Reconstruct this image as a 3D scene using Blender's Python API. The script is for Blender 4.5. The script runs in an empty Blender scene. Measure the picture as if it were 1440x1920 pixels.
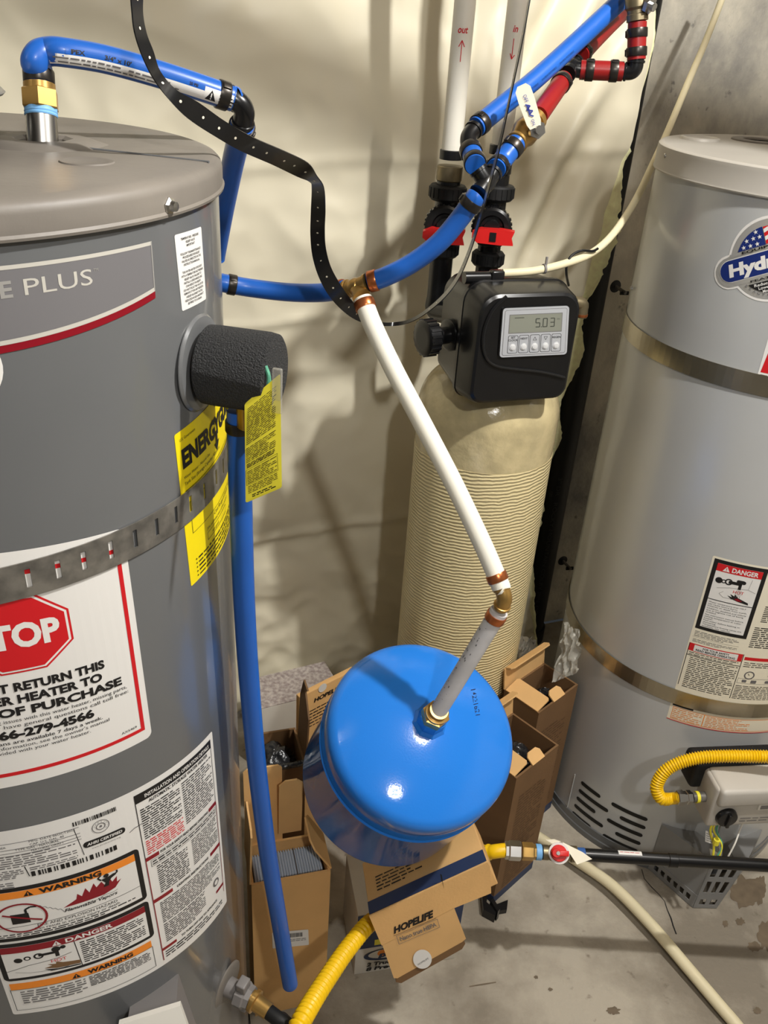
import bpy, bmesh, math, random
from mathutils import Vector, Matrix, noise, geometry

S = bpy.context.scene
COL = S.collection
PI = math.pi

# ------------------------------------------------------------------ camera
TH, ROLL, FPX, CAMZ = 0.5214, 0.0684, 1593.2, 1.541
_f = Vector((0, math.cos(TH), -math.sin(TH)))
_r0 = Vector((1, 0, 0)); _u0 = _r0.cross(_f)
_r = math.cos(ROLL) * _r0 + math.sin(ROLL) * _u0
_u = -math.sin(ROLL) * _r0 + math.cos(ROLL) * _u0
CAM = Vector((0, 0, CAMZ))
cd = bpy.data.cameras.new('camera'); cam = bpy.data.objects.new('camera', cd); COL.objects.link(cam)
cd.sensor_fit = 'VERTICAL'; cd.sensor_height = 24.0; cd.lens = 24.0 * FPX / 1920.0
cd.clip_start = 0.02; cd.clip_end = 50
mw = Matrix.Identity(4)
for i, v in enumerate((_r, _u, -_f)):
    for j in range(3): mw[j][i] = v[j]
mw.translation = CAM
cam.matrix_world = mw
S.camera = cam

# ------------------------------------------------------------------ world, lamps, exposure
S.view_settings.view_transform = 'Standard'; S.view_settings.look = 'None'
S.view_settings.gamma = 1.0; S.view_settings.use_curve_mapping = False
S.view_settings.exposure = 0.12
w = bpy.data.worlds.new('world'); S.world = w; w.use_nodes = True
w.node_tree.nodes['Background'].inputs[0].default_value = (0.8, 0.88, 1.0, 1)
w.node_tree.nodes['Background'].inputs[1].default_value = 0.03
def lamp(name, loc, power, col, rad):
    d = bpy.data.lights.new(name, 'POINT'); d.energy = power; d.color = col; d.shadow_soft_size = rad
    o = bpy.data.objects.new(name, d); o.location = loc; COL.objects.link(o); return o
WARM = (1.0, 0.995, 0.97)
lamp('ceiling_bulb', (0.78, 0.60, 2.36), 102, WARM, 0.028)
lamp('ceiling_bulb', (0.44, -0.72, 2.36), 50, WARM, 0.04)

def eye(px, py, D):
    return CAM + (_f + _r * ((px - 720) / FPX) - _u * ((py - 960) / FPX)) * D
def ray(px, py): return _f + _r * ((px - 720) / FPX) - _u * ((py - 960) / FPX)
def atY(px, py, Y):
    d = ray(px, py); return CAM + d * (Y / d.y)
def atZ(px, py, z):
    d = ray(px, py); return CAM + d * ((z - CAMZ) / d.z)
def onplane(px, py, p0, n):
    d = ray(px, py); return CAM + d * ((Vector(p0) - CAM).dot(n) / d.dot(n))
def row(p):
    v = p - CAM; return 960 - FPX * v.dot(_u) / v.dot(_f)
def zat(x, y, py):
    lo, hi = -1.0, 3.0
    for _ in range(50):
        m = (lo + hi) / 2
        if row(Vector((x, y, m))) > py: lo = m
        else: hi = m
    return (lo + hi) / 2

# ------------------------------------------------------------------ materials
def lin(c):
    c = c / 255.0
    return c / 12.92 if c <= 0.04045 else ((c + 0.055) / 1.055) ** 2.4
def rgb(t): return (lin(t[0]), lin(t[1]), lin(t[2]), 1)
MATS = {}
def mat(name, col, rough=0.5, metal=0.0, var=0.0, vscale=8.0, bump=0.0, bscale=60.0, spec=0.5, coat=0.0, col2=None, trans=0.0, alpha=1.0, ior=1.45, det=4.0):
    m = bpy.data.materials.new(name); m.use_nodes = True
    nt = m.node_tree; b = nt.nodes['Principled BSDF']
    b.inputs['Base Color'].default_value = rgb(col); b.inputs['Roughness'].default_value = rough
    b.inputs['Metallic'].default_value = metal; b.inputs['Specular IOR Level'].default_value = spec
    b.inputs['Coat Weight'].default_value = coat; b.inputs['Coat Roughness'].default_value = 0.08
    b.inputs['Transmission Weight'].default_value = trans; b.inputs['Alpha'].default_value = alpha; b.inputs['IOR'].default_value = ior
    tc = nt.nodes.new('ShaderNodeTexCoord')
    if var > 0 or col2:
        n = nt.nodes.new('ShaderNodeTexNoise'); n.inputs['Scale'].default_value = vscale; n.inputs['Detail'].default_value = det
        nt.links.new(tc.outputs['Object'], n.inputs['Vector'])
        r = nt.nodes.new('ShaderNodeValToRGB')
        c = rgb(col)
        if col2: a, d2 = c, rgb(col2)
        else:
            a = tuple(x * (1 - var) for x in c[:3]) + (1,); d2 = tuple(min(1, x * (1 + var)) for x in c[:3]) + (1,)
        r.color_ramp.elements[0].position = 0.35; r.color_ramp.elements[1].position = 0.65
        r.color_ramp.elements[0].color = a; r.color_ramp.elements[1].color = d2
        nt.links.new(n.outputs['Fac'], r.inputs['Fac']); nt.links.new(r.outputs['Color'], b.inputs['Base Color'])
    if bump > 0:
        n2 = nt.nodes.new('ShaderNodeTexNoise'); n2.inputs['Scale'].default_value = bscale; n2.inputs['Detail'].default_value = 5
        nt.links.new(tc.outputs['Object'], n2.inputs['Vector'])
        bp = nt.nodes.new('ShaderNodeBump'); bp.inputs['Strength'].default_value = bump; bp.inputs['Distance'].default_value = 0.01
        nt.links.new(n2.outputs['Fac'], bp.inputs['Height']); nt.links.new(bp.outputs['Normal'], b.inputs['Normal'])
    MATS[name] = m
    return m
M = {}
M['heater_grey'] = mat('heater_grey', (102, 103, 104), 0.26, 0, .04, 5, .01, 300, coat=.35)
M['lid_grey'] = mat('lid_grey', (128, 121, 112), 0.5, 0, 0, 6, col2=(108, 102, 95), bump=.03, bscale=120)
M['heater_silver'] = mat('heater_silver', (190, 191, 190), 0.28, 0.2, .04, 4, .012, 260, coat=.2)
M['silver_lid'] = mat('silver_lid', (178, 172, 162), 0.42, 0.1, .05, 6)
M['hood'] = mat('hood', (165, 163, 158), 0.35, .8)
M['blue_pex'] = mat('blue_pex', (30, 90, 176), 0.34, 0, .06, 9, coat=.1)
M['blue_tank'] = mat('blue_tank', (40, 122, 214), 0.07, 0, .02, 4, .03, 420)
M['red_pex'] = mat('red_pex', (136, 24, 23), 0.36, 0, .06, 9)
M['white_pex'] = mat('white_pex', (232, 228, 214), 0.4, 0, .02, 9)
M['grey_pex'] = mat('grey_pex', (206, 203, 203), 0.45, 0, .0, 24, col2=(190, 187, 186))
M['cream_pex'] = mat('cream_pex', (226, 214, 178), 0.45, 0, .03, 9)
M['pvc'] = mat('pvc', (226, 221, 208), 0.4, 0, .03, 9)
M['black_plastic'] = mat('black_plastic', (19, 19, 20), 0.28, 0, .1, 20, coat=.15)
M['black_matte'] = mat('black_matte', (17, 17, 17), 0.6, 0, .2, 14)
M['abs'] = mat('abs', (10, 10, 11), 0.5)
M['crimp_black'] = mat('crimp_black', (62, 58, 54), 0.33, .75)
M['copper'] = mat('copper', (192, 112, 66), 0.28, .85, .12, 30)
M['brass'] = mat('brass', (186, 148, 84), 0.3, .75, .12, 30)
M['brass_dark'] = mat('brass_dark', (132, 120, 94), 0.4, .75, .15, 40)
M['steel'] = mat('steel', (190, 188, 184), 0.28, 1, .06, 30)
M['galv'] = mat('galv', (142, 138, 130), 0.36, .55, 0, 55, col2=(106, 103, 98))
M['strap_steel'] = mat('strap_steel', (178, 170, 150), 0.27, .95, .08, 9)
M['teflon_blue'] = mat('teflon_blue', (120, 176, 226), 0.5)
M['dark_blue'] = mat('dark_blue', (48, 88, 150), 0.6)
M['gas_black'] = mat('gas_black', (18, 17, 17), 0.33, .2, .1, 30, coat=.2)
M['yellow'] = mat('yellow_hose', (236, 190, 10), 0.4, 0, .04, 20)
M['paper'] = mat('paper', (226, 223, 218), 0.55)
M['paper_warm'] = mat('paper_warm', (230, 222, 200), 0.6)
M['ink'] = mat('ink', (22, 20, 20), 0.55)
M['ink_grey'] = mat('ink_grey', (105, 102, 102), 0.6)
M['ink_red'] = mat('ink_red', (200, 22, 30), 0.5)
M['dark_red'] = mat('dark_red', (142, 18, 34), 0.35, .2)
M['orange'] = mat('orange', (238, 138, 40), 0.5)
M['pale_orange'] = mat('pale_orange', (240, 196, 160), 0.55)
M['label_yellow'] = mat('label_yellow', (240, 216, 10), 0.5)
M['tag_yellow'] = mat('tag_yellow', (236, 222, 60), 0.5)
M['foil'] = mat('foil', (192, 190, 186), 0.3, .5)
M['foil_bright'] = mat('foil_bright', (222, 218, 208), 0.25, .35)
M['panel_grey'] = mat('panel_grey', (122, 120, 122), 0.4, .2)
M['navy'] = mat('navy', (22, 42, 110), 0.4)
M['foam'] = mat('foam', (26, 26, 27), 0.75, 0, .45, 420, .8, 620, spec=.9)
M['green'] = mat('green_cord', (88, 158, 128), 0.7, 0, .15, 150)
M['clear'] = mat('clear_plastic', (200, 196, 184), 0.25, 0, alpha=.32, spec=.5)
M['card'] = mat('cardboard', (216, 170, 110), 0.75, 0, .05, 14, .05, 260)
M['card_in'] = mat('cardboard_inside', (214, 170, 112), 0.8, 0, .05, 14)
M['card_dark'] = mat('cardboard_dark', (116, 86, 55), 0.75, 0, .06, 14, .05, 260)  # shade on the carton sides is put into this darker cardboard colour
M['navy_print'] = mat('navy_print', (46, 58, 88), 0.55, 0, .05, 14)
M['bag_black'] = mat('bag_black', (38, 38, 40), 0.22, 0, .2, 20, .5, 45, spec=.7)
M['filter'] = mat('filter_media', (176, 188, 204), 0.8, 0, .05, 20)
M['speckle'] = mat('speckle', (196, 186, 178), 0.8, 0, 0, 120, col2=(150, 136, 132))
M['white_carton'] = mat('white_carton', (214, 208, 196), 0.6, 0, .03, 20)
M['red_handle'] = mat('red_handle', (214, 34, 32), 0.35)
M['lcd'] = mat('lcd', (132, 134, 122), 0.25)
M['lcd_ink'] = mat('lcd_ink', (70, 72, 66), 0.4)
M['panel_silver'] = mat('panel_silver', (186, 188, 192), 0.35, .2)
M['button'] = mat('button', (206, 206, 206), 0.35)
M['white_plastic'] = mat('white_plastic', (222, 218, 208), 0.4)
M['grey_plastic'] = mat('grey_plastic', (124, 120, 118), 0.4)
M['valve_grey'] = mat('valve_grey', (190, 184, 174), 0.42, 0, .03, 14)
M['bracket_grey'] = mat('bracket_grey', (134, 133, 131), 0.4, .1, .04, 12)
M['wire_white'] = mat('wire_white', (220, 216, 206), 0.5)
M['fluff'] = mat('fibreglass', (252, 246, 196), 0.95, 0, .08, 60, .35, 120)
M['blue_ink'] = mat('blue_ink', (52, 64, 150), 0.5)
M['tank_ink'] = mat('tank_ink', (14, 30, 70), 0.5)
M['abs_ink'] = mat('abs_ink', (58, 58, 58), 0.6)
M['pipe_print'] = mat('pipe_print', (20, 52, 110), 0.5)
M['grain_wood'] = mat('grain_wood', (112, 102, 90), 0.8, 0, .1, 6)
M['wall_paint'] = mat('wall_paint', (116, 118, 122), 0.8, 0, .03, 3)

def concrete(name, base, dark, stain, streak, scale=2.2, pits=True):
    m = bpy.data.materials.new(name); m.use_nodes = True; nt = m.node_tree; b = nt.nodes['Principled BSDF']
    b.inputs['Roughness'].default_value = 0.85; b.inputs['Specular IOR Level'].default_value = 0.25
    tc = nt.nodes.new('ShaderNodeTexCoord')
    mp = nt.nodes.new('ShaderNodeMapping'); nt.links.new(tc.outputs['Object'], mp.inputs['Vector'])
    if streak: mp.inputs['Scale'].default_value = (1.0, 1.0, 0.75)
    n1 = nt.nodes.new('ShaderNodeTexNoise'); n1.inputs['Scale'].default_value = scale; n1.inputs['Detail'].default_value = 9; n1.inputs['Roughness'].default_value = .62
    nt.links.new(mp.outputs[0], n1.inputs['Vector'])
    r1 = nt.nodes.new('ShaderNodeValToRGB'); r1.color_ramp.elements[0].position = .39; r1.color_ramp.elements[1].position = .60
    r1.color_ramp.elements[0].color = rgb(dark); r1.color_ramp.elements[1].color = rgb(base)
    nt.links.new(n1.outputs['Fac'], r1.inputs['Fac'])
    n2 = nt.nodes.new('ShaderNodeTexNoise'); n2.inputs['Scale'].default_value = 26; n2.inputs['Detail'].default_value = 4
    nt.links.new(tc.outputs['Object'], n2.inputs['Vector'])
    r2 = nt.nodes.new('ShaderNodeValToRGB'); r2.color_ramp.elements[0].position = .66; r2.color_ramp.elements[1].position = .73
    r2.color_ramp.elements[0].color = (0, 0, 0, 1); r2.color_ramp.elements[1].color = (1, 1, 1, 1)
    nt.links.new(n2.outputs['Fac'], r2.inputs['Fac'])
    mx = nt.nodes.new('ShaderNodeMixRGB'); mx.inputs['Color2'].default_value = rgb(stain)
    nt.links.new(r1.outputs['Color'], mx.inputs['Color1'])
    ml = nt.nodes.new('ShaderNodeMath'); ml.operation = 'MULTIPLY'; ml.inputs[1].default_value = .75
    nt.links.new(r2.outputs['Color'], ml.inputs[0]); nt.links.new(ml.outputs[0], mx.inputs['Fac'])
    nt.links.new(mx.outputs['Color'], b.inputs['Base Color'])
    n3 = nt.nodes.new('ShaderNodeTexNoise'); n3.inputs['Scale'].default_value = 90; n3.inputs['Detail'].default_value = 6
    nt.links.new(tc.outputs['Object'], n3.inputs['Vector'])
    bp = nt.nodes.new('ShaderNodeBump'); bp.inputs['Strength'].default_value = .25; bp.inputs['Distance'].default_value = .01
    nt.links.new(n3.outputs['Fac'], bp.inputs['Height']); nt.links.new(bp.outputs['Normal'], b.inputs['Normal'])
    return m
M['floor'] = concrete('floor_concrete', (178, 169, 153), (134, 125, 111), (108, 98, 84), False, 3.4)
M['wall_concrete'] = concrete('wall_concrete', (200, 192, 174), (130, 127, 122), (92, 90, 88), True, 3.0)
M['damp'] = mat('damp_stain', (110, 96, 78), 0.5, 0, .15, 40)

def sheet_mat():
    m = mat('vinyl_sheet', (226, 217, 192), 0.42, 0, .03, 3, spec=.45)
    return m
M['sheet'] = sheet_mat()
def tank_mat():
    m = bpy.data.materials.new('wound_fibreglass'); m.use_nodes = True; nt = m.node_tree; b = nt.nodes['Principled BSDF']
    b.inputs['Roughness'].default_value = .38; b.inputs['Coat Weight'].default_value = .2
    tc = nt.nodes.new('ShaderNodeTexCoord')
    wv = nt.nodes.new('ShaderNodeTexWave'); wv.wave_type = 'BANDS'; wv.bands_direction = 'Z'; wv.inputs['Scale'].default_value = 46
    wv.inputs['Distortion'].default_value = 3.6; wv.inputs['Detail'].default_value = 3; wv.inputs['Detail Scale'].default_value = .9
    mp = nt.nodes.new('ShaderNodeMapping'); mp.inputs['Rotation'].default_value = (.05, .07, 0)
    nt.links.new(tc.outputs['Object'], mp.inputs['Vector']); nt.links.new(mp.outputs[0], wv.inputs['Vector'])
    r = nt.nodes.new('ShaderNodeValToRGB'); r.color_ramp.elements[0].color = rgb((206, 189, 142)); r.color_ramp.elements[1].color = rgb((222, 205, 158))
    r.color_ramp.elements[0].position = 0; r.color_ramp.elements[1].position = .35
    nt.links.new(wv.outputs['Fac'], r.inputs['Fac']); nt.links.new(r.outputs['Color'], b.inputs['Base Color'])
    bp = nt.nodes.new('ShaderNodeBump'); bp.inputs['Strength'].default_value = .5; bp.inputs['Distance'].default_value = .0026
    nt.links.new(wv.outputs['Fac'], bp.inputs['Height']); nt.links.new(bp.outputs['Normal'], b.inputs['Normal'])
    return m
M['fibre_tank'] = tank_mat()
M['fibre_dome'] = mat('fibreglass_dome', (196, 180, 138), 0.22, 0, .12, 30, .25, 40, coat=.4)

# ------------------------------------------------------------------ mesh helpers
class MB:
    def __init__(s): s.v = []; s.f = []; s.mi = []; s.mats = []
    def m(s, name):
        if name not in s.mats: s.mats.append(name)
        return s.mats.index(name)
    def add(s, vs, fs, mat):
        k = len(s.v); i = s.m(mat)
        s.v += [Vector(p) for p in vs]
        for f in fs: s.f.append([a + k for a in f]); s.mi.append(i)
        return s
    def tube(s, pts, r, mat, seg=20, caps=True, rfun=None, smooth=0):
        pts = [Vector(p) for p in pts]
        if smooth: pts = spline(pts, smooth)
        n = len(pts); T = []
        for i in range(n):
            t = pts[min(i + 1, n - 1)] - pts[max(i - 1, 0)]; T.append(t.normalized())
        nrm = T[0].orthogonal().normalized(); vs = []; L = 0
        for i in range(n):
            if i:
                L += (pts[i] - pts[i - 1]).length
                q = T[i - 1].rotation_difference(T[i]); nrm = q @ nrm
                nrm = (nrm - T[i] * nrm.dot(T[i])).normalized()
            bn = T[i].cross(nrm)
            rr = rfun(L, i / (n - 1)) if rfun else r
            for k in range(seg):
                a = 2 * PI * k / seg; vs.append(pts[i] + (nrm * math.cos(a) + bn * math.sin(a)) * rr)
        fs = []
        for i in range(n - 1):
            for k in range(seg):
                k2 = (k + 1) % seg
                fs.append([i * seg + k, i * seg + k2, (i + 1) * seg + k2, (i + 1) * seg + k])
        if caps: fs.append(list(range(seg))[::-1]); fs.append([(n - 1) * seg + k for k in range(seg)])
        return s.add(vs, fs, mat)
    def rings(s, p0, p1, prof, mat, seg=32, start=0.0, caps=True):
        # surface of revolution from p0 towards p1; prof = [(distance, radius)]
        p0 = Vector(p0); a = (Vector(p1) - p0).normalized(); n = a.orthogonal().normalized(); b = a.cross(n)
        vs = []; fs = []
        for d, r in prof:
            for k in range(seg):
                t = start + 2 * PI * k / seg; vs.append(p0 + a * d + (n * math.cos(t) + b * math.sin(t)) * max(r, 1e-5))
        for i in range(len(prof) - 1):
            for k in range(seg):
                k2 = (k + 1) % seg; fs.append([i * seg + k, i * seg + k2, (i + 1) * seg + k2, (i + 1) * seg + k])
        if caps: fs.append(list(range(seg))[::-1]); fs.append([(len(prof) - 1) * seg + k for k in range(seg)])
        return s.add(vs, fs, mat)
    def cyl(s, p0, p1, r, mat, seg=28, ch=0.0):
        L = (Vector(p1) - Vector(p0)).length
        pr = [(0, r), (L, r)] if ch == 0 else [(0, r - ch), (ch, r), (L - ch, r), (L, r - ch)]
        return s.rings(p0, p1, pr, mat, seg)
    def box(s, o, ex, ey, ez, mat, ch=0.0):
        # corner o and three edge vectors
        o, ex, ey, ez = Vector(o), Vector(ex), Vector(ey), Vector(ez)
        if ch == 0:
            vs = [o, o + ex, o + ex + ey, o + ey, o + ez, o + ex + ez, o + ex + ey + ez, o + ey + ez]
            return s.add(vs, [[0, 3, 2, 1], [4, 5, 6, 7], [0, 1, 5, 4], [1, 2, 6, 5], [2, 3, 7, 6], [3, 0, 4, 7]], mat)
        bm = bmesh.new()
        vs = [bm.verts.new(p) for p in (o, o + ex, o + ex + ey, o + ey, o + ez, o + ex + ez, o + ex + ey + ez, o + ey + ez)]
        for f in ([0, 3, 2, 1], [4, 5, 6, 7], [0, 1, 5, 4], [1, 2, 6, 5], [2, 3, 7, 6], [3, 0, 4, 7]): bm.faces.new([vs[i] for i in f])
        bmesh.ops.bevel(bm, geom=bm.edges[:], offset=ch, segments=3, affect='EDGES', profile=.5)
        bm.verts.index_update()
        s.add([v.co.copy() for v in bm.verts], [[v.index for v in f.verts] for f in bm.faces], mat); bm.free(); return s
    def slab(s, pts, off, mat):
        # polygon (any outline) thickened by vector off
        pts = [Vector(p) for p in pts]; off = Vector(off); n = len(pts)
        tri = geometry.tessellate_polygon([pts])
        fs = [list(t) for t in tri] + [[i + n for i in t][::-1] for t in tri]
        fs += [[i, (i + 1) % n, (i + 1) % n + n, i + n] for i in range(n)]
        return s.add(pts + [p + off for p in pts], fs, mat)
    def build(s, name, parent=None, origin=None, sharp=35, smooth=True):
        me = bpy.data.meshes.new(name)
        if parent is not None: org = ORG[parent.name]
        elif origin is not None: org = Vector(origin)
        else:
            xs = [v.x for v in s.v]; ys = [v.y for v in s.v]
            org = Vector(((min(xs) + max(xs)) / 2, (min(ys) + max(ys)) / 2, min(v.z for v in s.v)))
        me.from_pydata([tuple(v - org) for v in s.v], [], s.f)
        for n in s.mats: me.materials.append(M[n])
        me.polygons.foreach_set('material_index', s.mi)
        bm = bmesh.new(); bm.from_mesh(me); bmesh.ops.recalc_face_normals(bm, faces=bm.faces[:]); bm.to_mesh(me); bm.free()
        if smooth:
            me.polygons.foreach_set('use_smooth', [True] * len(me.polygons)); me.set_sharp_from_angle(angle=math.radians(sharp))
        me.update()
        o = bpy.data.objects.new(name, me); COL.objects.link(o)
        if parent is not None: o.parent = parent
        else: o.location = org
        ORG[o.name] = org
        return o
ORG = {}
def spline(pts, sub):
    out = []; n = len(pts)
    for i in range(n - 1):
        p0, p1, p2, p3 = pts[max(i - 1, 0)], pts[i], pts[i + 1], pts[min(i + 2, n - 1)]
        for k in range(sub):
            t = k / sub
            out.append(.5 * ((2 * p1) + (p2 - p0) * t + (2 * p0 - 5 * p1 + 4 * p2 - p3) * t * t + (3 * p1 - p0 - 3 * p2 + p3) * t ** 3))
    out.append(pts[-1]); return out
def tag(o, label=None, cat=None, group=None, kind=None):
    if label: o['label'] = label
    if cat: o['category'] = cat
    if group: o['group'] = group
    if kind: o['kind'] = kind
    return o
def thing(name, label, cat, loc, group=None):
    o = bpy.data.objects.new(name, None); COL.objects.link(o); o.location = Vector(loc); o.empty_display_size = .05
    ORG[o.name] = Vector(loc)
    return tag(o, label, cat, group)
def one(mb, name, label, cat, group=None, **k): return tag(mb.build(name, **k), label, cat, group)

# ------------------------------------------------------------------ printed matter
_tc = {}
def text_polys(txt, bold=0.0, shear=0.0):
    key = (txt, bold, shear)
    if key in _tc: return _tc[key]
    cu = bpy.data.curves.new('t', 'FONT'); cu.body = txt; cu.size = 1.0; cu.offset = bold; cu.shear = shear; cu.resolution_u = 3
    o = bpy.data.objects.new('t', cu); COL.objects.link(o)
    dg = bpy.context.evaluated_depsgraph_get(); ev = o.evaluated_get(dg); me = ev.to_mesh()
    vs = [(v.co.x, v.co.y) for v in me.vertices]; fs = [list(p.vertices) for p in me.polygons]
    ev.to_mesh_clear(); bpy.data.objects.remove(o); bpy.data.curves.remove(cu)
    if vs:
        x0 = min(v[0] for v in vs); x1 = max(v[0] for v in vs); vs = [(x - x0, y) for x, y in vs]
        _tc[key] = (vs, fs, x1 - x0)
    else: _tc[key] = ([], [], 0)
    return _tc[key]
class Lab:
    """flat artwork in its own units, later laid on a surface by a mapping (x, y, height) -> point"""
    def __init__(s): s.items = []
    def poly(s, pts, mat, lay=1):
        t = geometry.tessellate_polygon([[Vector((p[0], p[1], 0)) for p in pts]])
        s.items.append((list(pts), [list(x) for x in t], mat, lay)); return s
    def rect(s, x0, y0, x1, y1, mat, lay=1):
        s.items.append(([(x0, y0), (x1, y0), (x1, y1), (x0, y1)], [[0, 1, 2, 3]], mat, lay)); return s
    def rrect(s, x0, y0, x1, y1, r, mat, lay=1):
        pts = []
        for cx, cy, a0 in ((x1 - r, y0 + r, -90), (x1 - r, y1 - r, 0), (x0 + r, y1 - r, 90), (x0 + r, y0 + r, 180)):
            for k in range(6):
                a = math.radians(a0 + 18 * k); pts.append((cx + r * math.cos(a), cy + r * math.sin(a)))
        return s.poly(pts, mat, lay)
    def disc(s, cx, cy, r, mat, lay=1, n=36):
        return s.poly([(cx + r * math.cos(2 * PI * k / n), cy + r * math.sin(2 * PI * k / n)) for k in range(n)], mat, lay)
    def ring(s, cx, cy, r0, r1, mat, lay=1, n=36, a0=0, a1=2 * PI):
        vs = []; fs = []
        for k in range(n + 1):
            a = a0 + (a1 - a0) * k / n
            vs += [(cx + r0 * math.cos(a), cy + r0 * math.sin(a)), (cx + r1 * math.cos(a), cy + r1 * math.sin(a))]
        for k in range(n): fs.append([2 * k, 2 * k + 1, 2 * k + 3, 2 * k + 2])
        s.items.append((vs, fs, mat, lay)); return s
    def line(s, x0, y0, x1, y1, w, mat, lay=1):
        d = math.hypot(x1 - x0, y1 - y0) or 1; nx, ny = -(y1 - y0) / d * w / 2, (x1 - x0) / d * w / 2
        s.items.append(([(x0 + nx, y0 + ny), (x0 - nx, y0 - ny), (x1 - nx, y1 - ny), (x1 + nx, y1 + ny)], [[0, 1, 2, 3]], mat, lay)); return s
    def path(s, pts, w, mat, lay=1):
        for a, b in zip(pts, pts[1:]): s.line(a[0], a[1], b[0], b[1], w, mat, lay)
        return s
    def frame(s, x0, y0, x1, y1, w, mat, lay=1):
        s.rect(x0, y0, x1, y0 + w, mat, lay); s.rect(x0, y1 - w, x1, y1, mat, lay); s.rect(x0, y0 + w, x0 + w, y1 - w, mat, lay); return s.rect(x1 - w, y0 + w, x1, y1 - w, mat, lay)
    def text(s, txt, x, y, h, mat, lay=2, al='l', bold=0.0, shear=0.0, sx=1.0, width=None, rot=0.0):
        vs, fs, wd = text_polys(txt, bold, shear)
        if not vs: return s
        k = h / 0.72; kx = k * sx
        if width: kx = width / wd
        ox = {'l': 0, 'c': -wd * kx / 2, 'r': -wd * kx}[al]; c, sn = math.cos(rot), math.sin(rot)
        out = []
        for a, b in vs:
            u, v = a * kx + ox, b * k
            out.append((x + u * c - v * sn, y + u * sn + v * c))
        s.items.append((out, fs, mat, lay)); return s
    def fine(s, x0, y0, x1, y1, n, mat, lay=2, seed=0, fill=.52, ragged=True):
        """n rows of print too small to read"""
        R = random.Random(seed); st = (y1 - y0) / n
        for i in range(n):
            y = y1 - (i + .8) * st; x = x0; xe = x1 - (R.random() * .35 * (x1 - x0) if ragged and R.random() < .4 else 0)
            while x < xe:
                wl = st * R.uniform(1.0, 3.4); e = min(x + wl, xe)
                if e - x > st * .3: s.rect(x, y, e, y + st * fill * R.uniform(.75, 1), mat, lay)
                x = e + st * .5
        return s
    def barcode(s, x0, y0, x1, y1, mat, lay=2, seed=1):
        R = random.Random(seed); x = x0; u = (x1 - x0) / 70
        while x < x1 - u:
            wd = u * R.choice((1, 1, 2, 3)); s.rect(x, y0, min(x + wd, x1), y1, mat, lay); x += wd + u * R.choice((1, 1, 2))
        return s
    def tri_warn(s, x, y, h, mat, inner, lay=2):
        s.poly([(x - h * .58, y), (x + h * .58, y), (x, y + h)], mat, lay)
        return s.rect(x - h * .06, y + h * .32, x + h * .06, y + h * .72, inner, lay + 1).rect(x - h * .06, y + h * .12, x + h * .06, y + h * .24, inner, lay + 1)
    def build(s, name, fmap, parent, step=None, lay=.00022, base=.0003, ystep=None):
        mb = MB()
        groups = {}
        for vs, fs, mt, ly in s.items: groups.setdefault((mt, ly), []).append((vs, fs))
        for (mt, ly), its in groups.items():
            bm = bmesh.new()
            for vs, fs in its:
                bv = [bm.verts.new((p[0], p[1], 0)) for p in vs]
                for f in fs:
                    try: bm.faces.new([bv[i] for i in f])
                    except ValueError: pass
            if step:
                xs = [v.co.x for v in bm.verts]; k = math.ceil(min(xs) / step)
                while k * step < max(xs):
                    g = bm.verts[:] + bm.edges[:] + bm.faces[:]
                    bmesh.ops.bisect_plane(bm, geom=g, plane_co=(k * step, 0, 0), plane_no=(1, 0, 0)); k += 1
            if ystep:
                ys = [v.co.y for v in bm.verts]; k = math.ceil(min(ys) / ystep)
                while k * ystep < max(ys):
                    g = bm.verts[:] + bm.edges[:] + bm.faces[:]
                    bmesh.ops.bisect_plane(bm, geom=g, plane_co=(0, k * ystep, 0), plane_no=(0, 1, 0)); k += 1
            bm.verts.index_update()
            mb.add([fmap(v.co.x, v.co.y, base + ly * lay) for v in bm.verts], [[v.index for v in f.verts] for f in bm.faces], mt)
            bm.free()
        return mb.build(name, parent, smooth=False)
def cylmap(c, r, quad, w, h):
    """quad: (arc, z) of bottom left, bottom right, top right, top left"""
    bl, br, tr, tl = [Vector(q) for q in quad]
    def f(x, y, d):
        a, b = x / w, y / h
        q = (bl * (1 - a) + br * a) * (1 - b) + (tl * (1 - a) + tr * a) * b
        t = q.x / r
        return Vector((c[0] + math.cos(t) * (r + d), c[1] + math.sin(t) * (r + d), q.y))
    return f
def quadmap(p, w, h, bow=0.0):
    bl, br, tr, tl = [Vector(q) for q in p]; n = (br - bl).cross(tl - bl).normalized()
    def f(x, y, d):
        a, b = x / w, y / h
        return (bl * (1 - a) + br * a) * (1 - b) + (tl * (1 - a) + tr * a) * b + n * (d + bow * math.sin(PI * b))
    return f
def paper_backing(mb_quad): pass

# ------------------------------------------------------------------ the room
WY, WK = 1.75, 0.40                       # the insulated wall runs away to the right: y = WY + WK x
WD = Vector((1, WK, 0)).normalized(); WN = Vector((WD.y, -WD.x, 0))     # along the wall, and out of it into the room
def wall_pt(s, z, off=0.0): return Vector((0, WY, 0)) + WD * s + Vector((0, 0, z)) + WN * off
X0, X1, YB, ZC = -1.5, 2.6, -2.4, 2.5
def yw(x, off): return WY + WK * x + off
m = MB(); m.add([(X0, YB, 0), (X1, YB, 0), (X1, yw(X1, .12), 0), (X0, yw(X0, .12), 0), (X0, YB, -.08), (X1, YB, -.08), (X1, yw(X1, .12), -.08), (X0, yw(X0, .12), -.08)],
    [[0, 1, 2, 3], [7, 6, 5, 4], [0, 4, 5, 1], [1, 5, 6, 2], [2, 6, 7, 3], [3, 7, 4, 0]], 'floor')
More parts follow.
